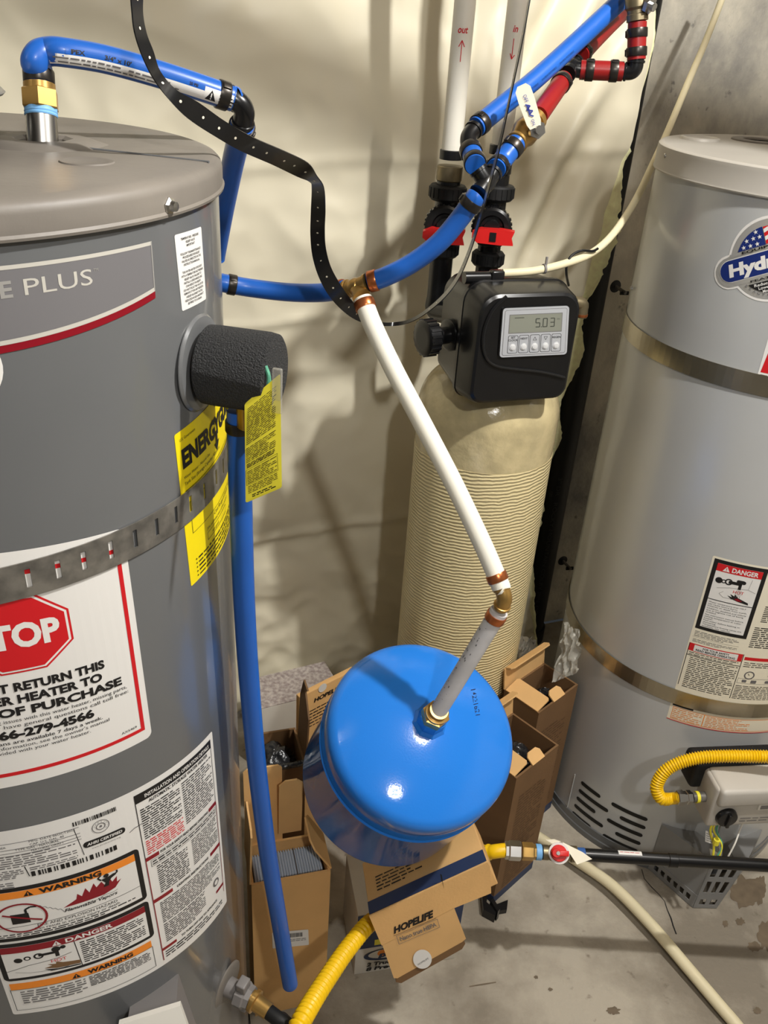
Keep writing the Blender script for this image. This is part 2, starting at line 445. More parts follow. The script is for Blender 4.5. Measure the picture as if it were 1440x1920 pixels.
# hairline crack and damp patches are marks in the slab itself
R = random.Random(4)
def floor_line(pts, wd, mt, z=.0006):
    vs = []; fs = []
    for i, (x, y) in enumerate(pts):
        a = Vector(pts[min(i + 1, len(pts) - 1)]) - Vector(pts[max(i - 1, 0)]); a.normalize(); nn = Vector((-a.y, a.x)); ww = wd * R.uniform(.5, 1.3)
        vs += [(x + nn.x * ww, y + nn.y * ww, z), (x - nn.x * ww, y - nn.y * ww, z)]
    m.add(vs, [[2 * i, 2 * i + 1, 2 * i + 3, 2 * i + 2] for i in range(len(pts) - 1)], mt)
ck = [atZ(a, b, 0) for a, b in ((1203, 1630), (1208, 1648), (1222, 1664), (1236, 1678), (1246, 1690), (1251, 1706), (1258, 1722), (1262, 1736), (1268, 1752))]
floor_line([(p.x, p.y) for p in ck], .0012, 'ink')
ck = [atZ(a, b, 0) for a, b in ((880, 1850), (905, 1846), (930, 1842))]
floor_line([(p.x, p.y) for p in ck], .0016, 'damp')
def blot(cx, cy, rx, ry, seed):
    q = []; RR_ = random.Random(seed)
    for k in range(40):
        a = 2 * PI * k / 40; n_ = 1 + .55 * noise.noise(Vector((math.cos(a) * 2.2 + seed * 7, math.sin(a) * 2.2, seed))) + .22 * noise.noise(Vector((math.cos(a) * 7, math.sin(a) * 7 + seed, 3)))
        c = atZ(cx + rx * n_ * math.cos(a), cy + ry * n_ * math.sin(a), .0005 + seed * .00004); q.append(c)
    m.slab(q, (0, 0, .0002), 'damp')
for i, a in enumerate(((1395, 1672, 26, 30), (1424, 1668, 12, 26), (1437, 1755, 16, 28), (1415, 1775, 12, 9), (1388, 1728, 8, 7), (1360, 1732, 5, 6), (1420, 1895, 7, 6), (1005, 1832, 4, 3), (1150, 1895, 12, 7), (1032, 1855, 4, 3))): blot(*a, i + 1)
tag(m.build('floor', origin=(0, 0, 0), smooth=False), kind='structure')
def plane_box(name, a, b, n, z0, z1, mt, th=.1):
    q = MB(); a = Vector(a); b = Vector(b); off = Vector(n) * th
    q.slab([(a.x, a.y, z0), (b.x, b.y, z0), (b.x, b.y, z1), (a.x, a.y, z1)], off, mt)
    return tag(q.build(name, origin=(a.x, a.y, z0), smooth=False), kind='structure')
CO = .13                                   # the concrete stands behind the insulation blanket
plane_box('wall_back', (X0, yw(X0, CO)), (X1, yw(X1, CO)), -WN, 0, ZC, 'wall_concrete')
plane_box('wall_left', (X0, YB), (X0, yw(X0, CO)), (-1, 0, 0), 0, ZC, 'wall_paint')
plane_box('wall_right', (X1, YB), (X1, yw(X1, CO)), (1, 0, 0), 0, ZC, 'wall_concrete')
plane_box('wall_front', (X0, YB), (X1, YB), (0, -1, 0), 0, ZC, 'wall_paint')
q = MB(); q.box((X0, YB, ZC), (X1 - X0, 0, 0), (0, yw(X1, CO) - YB, 0), (0, 0, .1), 'grain_wood'); tag(q.build('ceiling', smooth=False), kind='structure')
# unseen boards added under the ceiling to shade the blanket and the concrete
q = MB(); q.box((-1.4, .93, 2.042), (3.0, 0, 0), (0, .04, 0), (0, 0, .038), 'grain_wood', .004); tag(q.build('shade_board_1'), kind='structure')
q = MB(); q.box((.70, .975, 1.95), (1.0, 0, 0), (0, .04, 0), (0, 0, .175), 'grain_wood', .004); tag(q.build('shade_board_2'), kind='structure')
q = MB(); q.box((.468, .225, 1.965), (1.0, 0, 0), (0, .04, 0), (0, 0, .08), 'grain_wood', .004); tag(q.build('shade_board_3'), kind='structure')

# form ties left in the concrete
def form_tie(px, py, label):
    p = onplane(px, py, wall_pt(0, 0, -CO), WN); t = MB()
    t.rings(p - WN * .004, p + WN, [(0, .02), (.006, .019), (.014, .015), (.016, .006)], 'abs', 20, caps=True)
    t.cyl(p + WN * .010, p + WN * .045 + Vector((.006, 0, -.006)), .0042, 'galv', 10)
    t.box(p + WN * .043 + Vector((-.006, 0, -.012)), (.022, .004, 0), (0, .006, 0), (0, 0, .008), 'abs')
    one(t, 'form_tie', label, 'form tie', 'form ties in the concrete wall')
form_tie(1150, 535, 'snapped metal form tie in the dark concrete, level with the filter display')
form_tie(1052, 1048, 'snapped form tie low in the concrete beside the black drain pipe')

# insulation blanket: crinkled vinyl facing over yellow fibreglass, ragged right edge
edge_px = [(1216, -60), (1213, 60), (1205, 130), (1193, 200), (1181, 260), (1165, 305), (1147, 370), (1136, 400), (1128, 440), (1110, 480), (1085, 560), (1052, 700), (1043, 760), (1036, 830), (1012, 900), (1000, 960), (988, 1040), (988, 1130), (1000, 1210), (1010, 1260)]
edge = []
for a, b in edge_px:
    p = onplane(a, b, wall_pt(0, 0), WN); edge.append((p.z, (p - Vector((0, WY, 0))).dot(WD)))
edge.sort()
def edge_s(z):
    if z <= edge[0][0]: return edge[0][1]
    for (z0, s0), (z1, s1) in zip(edge, edge[1:]):
        if z <= z1: return s0 + (s1 - s0) * (z - z0) / (z1 - z0)
    return edge[-1][1]
def ridge(p): return 1 - abs(noise.noise(p)) * 2
def crease(z, z0, wd): 
    t = (z - z0) / wd
    return math.exp(-t * t)
def sheet_off(s, z, u):
    p = Vector((s, z, 0))
    d = .024 * noise.noise(p * 2.2 + Vector((3, 1, 0))) + .013 * noise.noise(p * 5.5)
    d += .010 * (.3 - abs(noise.noise(Vector((s * 4.3 - z * 1.2, z * 3.1, 4.2)))))
    # crumpling grows towards the floor
    lowf = max(0, min(1, (0.62 - z) / .6))
    cr = noise.noise(Vector((s * 7 + 5, z * 9, 1.7))); cr2 = noise.noise(Vector((s * 13, z * 17, 8)))
    d += (.008 + .022 * lowf) * (.55 - abs(cr)) + (.003 + .010 * lowf) * (.5 - abs(cr2))
    d += .009 * (.4 - abs(noise.noise(Vector((s * 6.5 + z * 2, z * 5.2, 21))))) + .0045 * (.4 - abs(noise.noise(Vector((s * 13, z * 12 + s * 5, 31)))))
    # packing folds
    for z0, amp in ((1.30, .004), (1.005, .006), (.50, .007), (.90, .002)):
        zz = z - .05 * (s + .2) + .012 * noise.noise(Vector((s * 4, z0 * 9, 0)))
        d += amp * (crease(zz, z0 + .008, .012) - .6 * crease(zz, z0 - .012, .02))
    # hanging pleats near the free edge
    e = math.exp(-max(0, .52 - u) / .16) if u < .52 else 1
    e = max(0, min(1, (s - .12) / .22)) * max(0, min(1, (z - .6) / .5))
    d += e * (1 - max(0, min(1, (u - .86) / .12))) * .030 * math.sin((s - .45 * (z - 1.2)) * 52 + 1.8 * noise.noise(Vector((s * 3, z * 2, 2))))
    # gathered diagonal dent where the blue pipe ties in
    dd = math.hypot((s + .16) / .07, (z - 1.16) / .05); d += .012 * math.exp(-dd * dd) 
    return d
bl = thing('insulation_blanket', 'off white crinkled vinyl insulation blanket hung over the wall behind the pipes', 'insulation', wall_pt(-.4, 0))
m = MB(); NU, NZ = 230, 260; zs0, zs1 = .015, 1.95; sL = -1.35
vs = []
for j in range(NZ + 1):
    z = zs0 + (zs1 - zs0) * j / NZ; se = edge_s(z)
    for i in range(NU + 1):
        u = i / NU; s = sL + (se - sL) * (u ** .75)
        vs.append(wall_pt(s, z, sheet_off(s, z, u)))
m.add(vs, [[j * (NU + 1) + i, j * (NU + 1) + i + 1, (j + 1) * (NU + 1) + i + 1, (j + 1) * (NU + 1) + i] for j in range(NZ) for i in range(NU)], 'sheet')
m.build('vinyl_facing', bl, sharp=80)
m = MB(); vs = []; NF = 14
for j in range(NZ + 1):
    z = zs0 + (zs1 - zs0) * j / NZ; se = edge_s(z)
    # how far the wool sticks out past the facing
    thick = (.008 if z < 1.34 else .001) + .06 * max(0, noise.noise(Vector((1, z * 5.5, 4))) + .10) * (1 if z < 1.34 else .1) + .03 * math.exp(-((z - 1.14) / .10) ** 2) + .03 * math.exp(-((z - .9) / .07) ** 2)
    for i in range(NF + 1):
        a = i / NF; so = sheet_off(se, z, 1)
        nn = noise.noise(Vector((a * 6, z * 46, 2))) * .5 + noise.noise(Vector((a * 13, z * 100, 5))) * .4
        if a < .65:
            t = a / .65; ss = se - .004 + (thick + .004) * t; of = so - .002 + thick * .35 * math.sin(PI * t) + thick * .35 * nn * t
        else:
            t = (a - .65) / .35; ss = se + thick * (1 - .35 * t); of = so - .002 - .030 * t
        vs.append(wall_pt(ss + thick * .3 * nn * min(1, a * 2), z, of))
m.add(vs, [[j * (NF + 1) + i, j * (NF + 1) + i + 1, (j + 1) * (NF + 1) + i + 1, (j + 1) * (NF + 1) + i] for j in range(NZ) for i in range(NF)], 'fluff')
m.build('fibreglass_edge', bl, sharp=60)

# ------------------------------------------------------------------ left water heater
LC = (-.435, .7587); LR = .27
lh = thing('water_heater', 'tall dark grey gas water heater with a red octagon return notice', 'water heater', (LC[0], LC[1], 0))
def ltop(x, y, z): return Vector((x, y, z))
m = MB(); m.rings((LC[0], LC[1], .012), (LC[0], LC[1], 3), [(0, LR - .004), (.02, LR), (1.40, LR)], 'heater_grey', 128); m.build('jacket', lh)
m = MB(); m.rings((LC[0], LC[1], 0), (LC[0], LC[1], 3), [(0, LR + .004), (.03, LR + .004), (.032, LR + .001)], 'black_matte', 96); m.build('base_ring', lh)
m = MB(); m.rings((LC[0], LC[1], 1.4035), (LC[0], LC[1], 3), [(0, LR + .0005), (.0005, LR + .005), (.0025, LR + .0055), (.0045, LR + .004), (.017, LR + .004), (.0215, LR + .0028), (.0245, LR - .0002), (.0262, LR - .005), (.0266, LR - .012), (.0262, .12), (.0262, .001)], 'lid_grey', 128); ld = m.build('lid', lh)
# raised boss with the hole for the pipe nipple, pressed knock-out, fold line
NP = Vector(atZ(80, 258, 1.4345)); NP.z = 1.4297
m = MB(); m.rings(NP - Vector((0, 0, .002)), NP + Vector((0, 0, 1)), [(0, .060), (.002, .057), (.006, .042), (.0065, .026), (.004, .022), (.001, .021)], 'lid_grey', 8, start=.3, caps=True); m.build('pipe_boss', ld, sharp=20)
p = atZ(163, 304, 1.4297); m = MB(); m.rings(p, p + Vector((0, 0, 1)), [(0, .022), (.0012, .021), (.0012, .0185), (.0004, .017), (.0004, .001)], 'lid_grey', 32); m.build('knockout', ld)
m = MB(); a, b = atZ(150, 277, 1.430), atZ(392, 304, 1.430); m.tube([a, (a + b) / 2, b], .0012, 'heater_grey', 6); m.build('pressed_rib', ld)
def on_l(px, py, d=0):
    r = ray(px, py); a = r.x ** 2 + r.y ** 2; ox, oy = -LC[0], -LC[1]; b = 2 * (r.x * ox + r.y * oy); c = ox * ox + oy * oy - (LR + d) ** 2
    t = (-b - math.sqrt(max(0, b * b - 4 * a * c))) / (2 * a); return CAM + r * t
p = on_l(318, 386, .004); n = Vector((p.x - LC[0], p.y - LC[1], 0)).normalized()
m = MB(); m.rings(p - n * .002, p + n, [(0, .0068), (.003, .0066), (.0045, .0045)], 'steel', 6); m.rings(p + n * .002, p + n, [(0, .0042), (.004, .0035), (.0048, .001)], 'steel', 16); m.build('screw', lh, sharp=25)
# draught hood
hc = Vector((LC[0], LC[1], 1.434))
m = MB(); m.rings(hc + Vector((0, 0, .035)), hc + Vector((0, 0, 1)), [(0, .094), (.002, .096), (.004, .094), (.045, .055), (.05, .0535), (.4, .0535)], 'hood', 48, caps=False)
for k in range(4):
    a = .5 + k * PI / 2; d = Vector((math.cos(a), math.sin(a), 0)); m.box(hc + d * .082 - Vector((.005, .005, .001)), (.01, 0, 0), (0, .004, 0), (0, 0, .045), 'hood')
m.build('draught_hood', lh)

def llab(L, name, quad, w, h, parent=lh, step=9, **k): return L.build(name, cylmap(LC, LR, quad, w, h), parent, step=step, **k)
# brand panel: units mm, right end seen
L = Lab(); Wd, Hd = 330, 58
def arc_y(x, y0, sag): return y0 + sag * (1 - ((x - 165) / 165) ** 2)
for i in range(40):
    x0, x1 = Wd * i / 40, Wd * (i + 1) / 40
    b0, b1 = arc_y(x0, 24, -16), arc_y(x1, 24, -16)
    L.poly([(x0, b0), (x1, b1), (x1, 58), (x0, 58)], 'panel_grey', 1)
    L.poly([(x0, b0 - 3.2), (x1, b1 - 3.2), (x1, b1), (x0, b0)], 'foil_bright', 2)
    L.poly([(x0, b0 - 8.6), (x1, b1 - 8.6), (x1, b1 - 3.2), (x0, b0 - 3.2)], 'dark_red', 1)
L.rect(0, 55.6, Wd, 58.4, 'foil_bright', 2); L.rect(Wd - 1.2, 21, Wd, 58, 'foil', 2)
L.text('PERFORMANCE', 213.7, 37.5, 11, 'foil', 2, 'r', bold=.03, width=122)
L.text('PLUS', 221.5, 37.5, 11.4, 'foil_bright', 2, 'l', width=50); L.text('TM', 273, 46, 2.2, 'foil', 2)
llab(L, 'brand_panel', ((-.4437, 1.3305), (-.1137, 1.3305), (-.1137, 1.3885), (-.4437, 1.3885)), Wd, Hd)
L = Lab(); L.disc(30, 30, 30, 'paper', 1); L.ring(30, 30, 25, 26, 'navy', 2)
llab(L, 'round_sticker', ((-.304, 1.294), (-.244, 1.294), (-.244, 1.350), (-.304, 1.350)), 60, 60)
# relief valve notice
L = Lab(); L.rrect(0, 0, 47, 63, 2, 'paper', 0)
tx = ['TEMPERATURE - PRESSURE', 'RELIEF VALVE', 'IMPORTANT', '', 'FOLLOW THE MAINTENANCE', 'PROCEDURES FOR RELIEF', 'VALVES AS DIRECTED IN THE', 'INSTRUCTION MANUAL', '', 'THIS WATER HEATER IS PROVIDED', 'WITH A TEMPERATURE AND PRESSURE', 'RELIEF VALVE. FAILURE TO', 'INSTALL A DISCHARGE LINE', 'CAN RESULT IN INJURY.', 'DO NOT PLUG THE VALVE OR', 'REMOVE IT FOR ANY REASON.', 'A RELIEF VALVE MUST NOT BE', 'REDUCED IN SIZE AND MUST', 'BE PIPED TO A DRAIN.']
for i, t in enumerate(tx):
    L.text(t, 23.5, 57.6 - i * 3.0, 1.9, 'ink', 2, 'c', bold=.012, sx=1.0 if len(t) < 26 else .86)
llab(L, 'relief_valve_notice', ((-.0795, 1.3265), (-.0325, 1.3245), (-.0365, 1.3862), (-.0842, 1.3882)), 47, 63)
# yellow efficiency label
L = Lab(); Wd, Hd = 180, 172; L.rrect(0, 0, Wd, Hd, 2, 'label_yellow', 0)
L.text('U.S. Government', 6, 162, 3.0, 'ink', 2, sx=.9); L.text('Federal law prohibits removal', 78, 163, 3.0, 'ink', 2, sx=.9)
L.text('ENERGYGUIDE', 7, 134, 19, 'ink', 2, bold=.05, width=150); L.poly([(77, 138), (83, 138), (83, 126), (88, 126), (80, 116), (72, 126), (77, 126)], 'ink', 2)
L.text('Water Heater - Natural Gas', 7, 122, 3.2, 'ink', 2); L.text('Tank Size (Storage Capacity): 40 gallons', 7, 115, 3.6, 'ink', 2)
L.line(7, 109, 174, 109, .7, 'ink', 2); L.text('Estimated Yearly Energy Cost', 50, 99, 5.2, 'ink', 2, bold=.02)
L.frame(12, 58, 168, 95, .6, 'ink', 2)
L.text('Cost Range of Similar Models', 60, 52, 4.6, 'ink', 2); L.text('(the estimated cost of this model)', 40, 45, 3.6, 'ink', 2)
L.frame(40, 33, 100, 42, .6, 'ink', 2); L.text('very good', 52, 35.5, 3.4, 'ink', 2)
for i in range(5): L.disc(14, 26 - i * 5, 1, 'ink', 2, 10); L.fine(18, 23.5 - i * 5, 165, 28 - i * 5, 1, 'ink', 2, i + 3, fill=.5)
llab(L, 'efficiency_label', ((-.0925, 1.0600), (.080, 1.0600), (.076, 1.2330), (-.1027, 1.2243)), Wd, Hd)
# return notice
L = Lab(); Wd, Hd = 214, 246; L.rrect(0, 0, Wd, Hd, 7, 'paper', 0); L.frame(7, 13, 207, 228, 4.2, 'ink_red', 1)
cx, cy = 109, 166
def octo(r, mt, ly): L.poly([(cx + r * 1.14 * math.cos(PI / 8 + k * PI / 4), cy + r * math.sin(PI / 8 + k * PI / 4)) for k in range(8)], mt, ly)
octo(42, 'ink_red', 1); octo(40, 'paper', 2); octo(38, 'ink_red', 3)
L.text('STOP', cx, cy - 11.5, 23.5, 'paper', 4, 'c', bold=.045, width=69)
for i, t in enumerate(('DO NOT RETURN THIS', 'WATER HEATER TO', 'PLACE OF PURCHASE')): L.text(t, 109, 108.6 - i * 13.3, 9, 'ink', 2, 'c', bold=.045, width=(134, 126, 162)[i])
L.text('If you are experiencing issues with this water heater, missing parts,', 109, 75, 4.0, 'ink', 2, 'c', width=170); L.text('need assistance or have general questions call toll free:', 109, 69, 4.0, 'ink', 2, 'c', width=172)
L.text('1-866-279-4566', 109, 57, 9, 'ink', 2, 'c', bold=.05, width=100)
L.text('Technicians are available 7 days a week.', 109, 50.5, 3.9, 'ink', 2, 'c', bold=.01, width=114); L.text("For more information, see the owner's manual", 109, 45, 3.9, 'ink', 2, 'c', width=126); L.text('provided with your water heater.', 109, 39.6, 3.9, 'ink', 2, 'c', width=88)
L.text('AX5469', 190, 21, 3.0, 'ink', 2, 'c', sx=1.2)
llab(L, 'return_notice', ((-.3720, .9475), (-.1622, .9228), (-.1690, 1.1640), (-.3740, 1.1900)), Wd, Hd)
# safety and rating label
L = Lab(); Wd, Hd = 300, 312; L.rrect(0, 0, Wd, Hd, 3, 'paper', 0)
def wl(x, y, w_, mt='ink'): L.line(x, y, x + w_, y, .7, mt, 2)
# left column
x0, x1 = 8, 158
L.rect(x0 + 4, 246, 108, 292, 'paper', 1)
L.text('MODEL NUMBER', x0 + 6, 287, 2.8, 'ink', 2); L.text('MFG. DATE 06OCT2022', 64, 290, 3.0, 'ink', 2); L.text('CAP. U.S. GAL. 40', 64, 285.5, 3.0, 'ink', 2); L.text('TYPE GAS - NATURAL', 50, 281, 3.0, 'ink', 2)
L.text('NATURAL DRAFT', 64, 276.5, 2.8, 'ink', 2); L.fine(x0 + 4, 256, 104, 276, 6, 'ink_grey', 2, 21); L.fine(x0 + 4, 240, 52, 254, 5, 'ink_grey', 2, 22); L.fine(58, 248, 104, 254, 2, 'ink_grey', 2, 23)
for y in (293, 284, 279, 275): wl(x0 + 3, y, 100, 'ink_grey')
L.path([(106, 292), (110, 250)], .7, 'ink', 2); L.path([(54, 256), (56, 240)], .9, 'ink', 2); L.barcode(106, 296, 152, 302, 'ink', 2, 5); L.ring(132, 283, 8.4, 9.2, 'ink_grey', 2); L.ring(132, 283, 4, 5, 'ink_grey', 2); L.disc(132, 283, 1.6, 'ink_grey', 2, 12)
for k in range(8): L.text('CERTIFIED'[k], 132 + 6.6 * math.cos(PI * .9 - k * .5), 283 + 6.6 * math.sin(PI * .9 - k * .5) - 1, 2, 'ink_grey', 2, 'c')
L.rrect(111, 259, 156, 268, 4, 'ink', 2); L.text('AHRI CERTIFIED', 133.5, 261.5, 4, 'paper', 3, 'c', bold=.03, width=38, shear=.2); L.text('www.ahridirectory.org', 134, 254.5, 2.4, 'ink_grey', 2, 'c')
L.barcode(58, 239, 146, 246.5, 'ink', 2, 9); L.fine(x0, 226, 40, 236, 3, 'ink_grey', 2, 24)
L.path([(160, 255), (166, 258), (176, 259)], .8, 'ink', 2)
# orange warning panel
L.rrect(0, 138, 166, 226, 6, 'ink', 1); L.rect(5, 144, 160, 220, 'paper', 2); L.rect(5, 209, 160, 220, 'orange', 3)
L.tri_warn(50, 210.6, 8, 'ink', 'orange', 4); L.text('WARNING', 60, 211, 7.4, 'ink', 4, bold=.05, width=62)
fl = [(78, 178), (92, 186), (94, 194), (98, 188), (103, 199), (106, 190), (112, 202), (114, 194), (120, 200), (123, 192), (129, 201), (131, 193), (137, 199), (136, 190), (141, 192), (133, 182), (120, 178)]
L.poly(fl, 'dark_red', 3)
L.disc(126, 207, 3, 'ink', 5, 14); L.poly([(121, 190), (124, 196), (120, 203), (128, 204), (134, 206), (137, 203), (131, 200), (128, 196), (127, 190)], 'ink', 4); L.path([(120, 202), (117, 207), (121, 210)], 2, 'ink', 4); L.path([(131, 204), (138, 205), (138, 209)], 2, 'ink', 4)
L.rect(28, 167, 45, 183, 'ink', 3); L.path([(43, 183), (43, 189), (48, 192), (54, 191)], 2.4, 'ink', 3); L.ring(38, 176, 22, 24.4, 'dark_red', 4); L.line(21, 184, 56, 168, 2.6, 'dark_red', 4)
pts = [(56 + k * 1.2, 191 - k * .9 + 1.2 * math.sin(k * 1.7)) for k in range(18)] + [(78 + k * 3, 171 + k * .35 + .9 * math.sin(k)) for k in range(20)]
L.path(pts, .6, 'ink_grey', 3); L.line(6, 161.5, 160, 165, .6, 'ink', 3)
L.text('Flammable Vapors', 78, 170.5, 5.0, 'ink', 3, shear=.3, width=56, bold=.02); L.text('FIRE AND EXPLOSION HAZARD', 50, 157.5, 4.4, 'ink', 3, width=82); L.text('Can result in serious injury or death', 46, 152.4, 4.2, 'ink', 3, width=88)
L.fine(8, 145, 158, 151.6, 2, 'ink', 3, 31)
# red danger panel
L.rrect(3, 66, 166, 134, 6, 'ink', 1); L.rect(8, 71, 160, 128, 'paper', 2); L.rect(8, 117, 160, 128, 'dark_red', 3); L.tri_warn(62, 118.4, 8, 'paper', 'dark_red', 4); L.text('DANGER', 71, 119.4, 7, 'paper', 4, bold=.03, width=50)
L.line(81, 71, 79, 117, .9, 'ink', 3); L.path([(8, 84), (30, 92), (60, 96), (74, 100)], .6, 'ink', 3); L.path([(16, 82), (30, 78), (60, 76), (76, 78)], .5, 'ink_grey', 3)
L.disc(22, 103, 4.2, 'ink', 3, 14); L.disc(31, 105, 3.6, 'ink', 3, 14); L.disc(31, 105, 2, 'paper', 4, 12); L.ring(42, 106, 3, 5, 'ink', 3, 20); L.rect(42, 105, 62, 109, 'ink', 3); L.rect(58, 99, 62, 109, 'ink', 3); L.disc(60, 112, 4.6, 'ink', 3, 14); L.disc(67, 113, 3, 'ink', 3, 12)
L.text('HOT', 60, 90, 5.4, 'ink_red', 4, 'c'); L.poly([(44, 82), (52, 84), (48, 88), (56, 86), (57, 90), (63, 86), (80, 82), (80, 76), (56, 78)], 'card_dark', 3); L.poly([(44, 80), (56, 77), (80, 75), (80, 73), (50, 75)], 'ink', 3)
L.fine(84, 74, 156, 114, 11, 'ink', 3, 41)
L.rect(6, 49, 160, 61, 'orange', 2); L.tri_warn(72, 50.5, 8, 'ink', 'orange', 3); L.text('WARNING', 84, 51.4, 7, 'ink', 3, bold=.05, width=52)
L.fine(14, 20, 80, 46, 6, 'ink_grey', 2, 42); L.fine(84, 26, 156, 46, 7, 'ink', 2, 43); L.frame(5, 8, 161, 49, .6, 'ink', 2)
# right column
a0, a1 = 172, 296
L.rect(a0, 291, a1 - 3, 304, 'ink', 2); L.text('INSTALLATION AND OPERATION DETAILS', 236, 294.5, 5.4, 'paper', 3, 'c', bold=.02, width=104); L.text('AUTOMATIC STORAGE WATER HEATER', 236, 284.5, 4.8, 'ink', 2, 'c', width=96, bold=.02)
L.line(a0, 10, a0, 304, .9, 'ink', 2); L.line(a1 - 3, 60, a1 - 3, 304, .7, 'ink', 2)
L.fine(a0 + 4, 232, 230, 281, 14, 'ink', 2, 51); L.fine(a0 + 4, 206, 230, 230, 7, 'ink_red', 2, 52); L.fine(234, 212, a1 - 6, 281, 19, 'ink', 2, 53)
L.rect(a0, 197, 190, 203, 'dark_red', 2); L.rect(a1 - 20, 197, a1 - 3, 203, 'dark_red', 2); L.text('FOR YOUR SAFETY READ BEFORE OPERATING', 233, 198, 4.2, 'ink', 2, 'c', bold=.03, width=82)
L.frame(a0 + 6, 184, a1 - 6, 195, .5, 'ink', 2); L.fine(a0 + 8, 186, a1 - 8, 194, 2, 'ink', 3, 54); L.fine(a0 + 12, 132, 230, 182, 14, 'ink', 2, 55); L.fine(238, 136, a1 - 6, 182, 14, 'ink', 2, 56)
L.rect(a0, 122, 200, 128, 'dark_red', 2); L.rect(a1 - 26, 122, a1 - 3, 128, 'dark_red', 2); L.text('LIGHTING INSTRUCTIONS', 236, 123, 4.2, 'ink', 2, 'c', bold=.03, width=58)
L.fine(a0 + 8, 78, a1 - 8, 118, 12, 'ink', 2, 57); L.fine(a0 + 8, 40, 250, 76, 10, 'ink', 2, 58); L.disc(276, 66, 7, 'ink_grey', 2, 16); L.disc(276, 66, 4, 'paper', 3, 14)
L.line(a0, 10, a0, 200, 1.2, 'dark_red', 3); L.line(a1 - 3, 30, a1 - 3, 200, .9, 'dark_red', 3)
L.rect(a0, 28, 194, 33, 'dark_red', 2); L.rect(a1 - 22, 44, a1 - 3, 49, 'dark_red', 2); L.text('TO TURN OFF GAS TO APPLIANCE', 238, 30, 4.0, 'ink', 2, 'c', bold=.03, width=72); L.fine(a0 + 4, 12, a1 - 10, 26, 3, 'ink', 2, 59)
llab(L, 'safety_label', ((-.3420, .6120), (-.0551, .5341), (-.0697, .8508), (-.3530, .8930)), Wd, Hd, step=8)

# relief valve on the upper side
TP = Vector((-.170, .706, 1.273)); TD = Vector((TP.x - LC[0], TP.y - LC[1], 0)).normalized()
rv = MB(); rv.cyl(TP - TD * .02, TP + TD * .055, .013, 'brass', 20); rv.cyl(TP + TD * .048 + Vector((0, 0, .02)), TP + TD * .048 - Vector((0, 0, .052)), .0145, 'brass', 24); rv = rv.build('relief_valve', lh)
m = MB(); m.rings(TP - TD * .0008, TP + TD, [(0, .043), (.001, .043), (.003, .041), (.0036, .036), (.002, .02)], 'heater_grey', 48); m.build('wall_collar', rv)
m = MB(); m.rings(TP + TD * .006, TP + TD, [(0, .032), (.002, .0345), (.008, .035), (.056, .035), (.0625, .034), (.0645, .031), (.0648, .012), (.0648, .001)], 'foam', 56); m.build('foam_sleeve', rv)
e = TP + TD * .064
m = MB(); 
for k in range(7): m.tube([e + Vector((.001, -.026 + k * .0003, .016 - k * .0008)), e + Vector((.004, -.029, .008 + .001 * math.sin(k * 2))), e + Vector((.004 + .0007 * math.sin(k), -.030, -.004)), e + Vector((.002, -.0295 + .0006 * math.cos(k * 2), -.020))], .0017, 'green', 8, smooth=5)
m.build('green_cord', rv)
m = MB(); a = eye(509, 690, .690); m.box(a, (.0085, -.002, 0), (.001, .0035, 0), (-.0005, 0, -.040), 'clear', .0015); m.build('clear_sleeve', rv)
tq = [eye(461, 943, .735), eye(529, 914, .722), eye(526, 700, .702), eye(459, 757, .715)]
L = Lab(); Wd, Hd = 31, 112; L.rrect(0, 0, Wd, Hd, 2, 'tag_yellow', 0)
L.fine(3, 64, 28, 104, 20, 'ink', 1, 61, .42); L.fine(2.6, 44, 28, 61, 9, 'ink', 1, 62, .42); L.fine(3, 38, 27, 43, 3, 'ink', 1, 63, .6); L.frame(2, 19, 29, 36.5, .3, 'ink', 1); L.fine(3, 20, 28, 35, 8, 'ink', 1, 64, .42); L.fine(3, 9, 28, 18, 5, 'ink', 1, 65, .42); L.fine(6, 3, 26, 7, 2, 'ink', 1, 66, .6)
fm = quadmap(tq, Wd, Hd, .004); o = L.build('warning_tag', fm, rv)
m = MB(); m.slab([fm(x, y, -.0002) for x, y in ((0, 0), (Wd, 0), (Wd, Hd), (0, Hd))], (0, .0004, 0), 'tag_yellow')
m = MB(); L2 = Lab(); L2.rect(0, 0, 26, 22, 'tag_yellow', 0); tq2 = [on_l(394, 752, .004) + Vector((.004, 0, 0)), eye(428, 768, .74), eye(430, 752, .745), on_l(396, 740, .006)]
L2.build('tag_corner', quadmap(tq2, 26, 22), rv)

# drain valve low on the right side
DV = on_l(425, 1848); DN = (Vector((DV.x - LC[0], DV.y - LC[1], 0)).normalized() + Vector((0, -.12, -.06))).normalized()
dv = MB(); dv.rings(DV - DN * .012, DV + DN, [(0, .014), (.02, .0135), (.022, .0135), (.03, .0135)], 'grey_plastic', 24)
dv.rings(DV + DN * .018, DV + DN, [(0, .013), (.001, .019), (.013, .019), (.015, .017), (.022, .016)], 'grey_plastic', 8)
up = Vector((0, 0, 1)); sd = DN.cross(up).normalized()
dv = dv.build('drain_valve', lh, sharp=25)
m = MB(); m.box(DV + DN * .020 - sd * .009 + up * .014, DN * .014, sd * .018, up * .016, 'grey_plastic', .002); m.box(DV + DN * .020 - sd * .008 - up * .030, DN * .013, sd * .016, up * .016, 'grey_plastic', .002); m.cyl(DV + DN * .021, DV + DN * .033, .012, 'grey_plastic', 12); m.build('drain_handle', dv)
m = MB(); m.rings(DV - DN * .002, DV + DN, [(0, .034), (.002, .034), (.004, .031), (.0045, .012)], 'lid_grey', 40); m.build('escutcheon', dv)
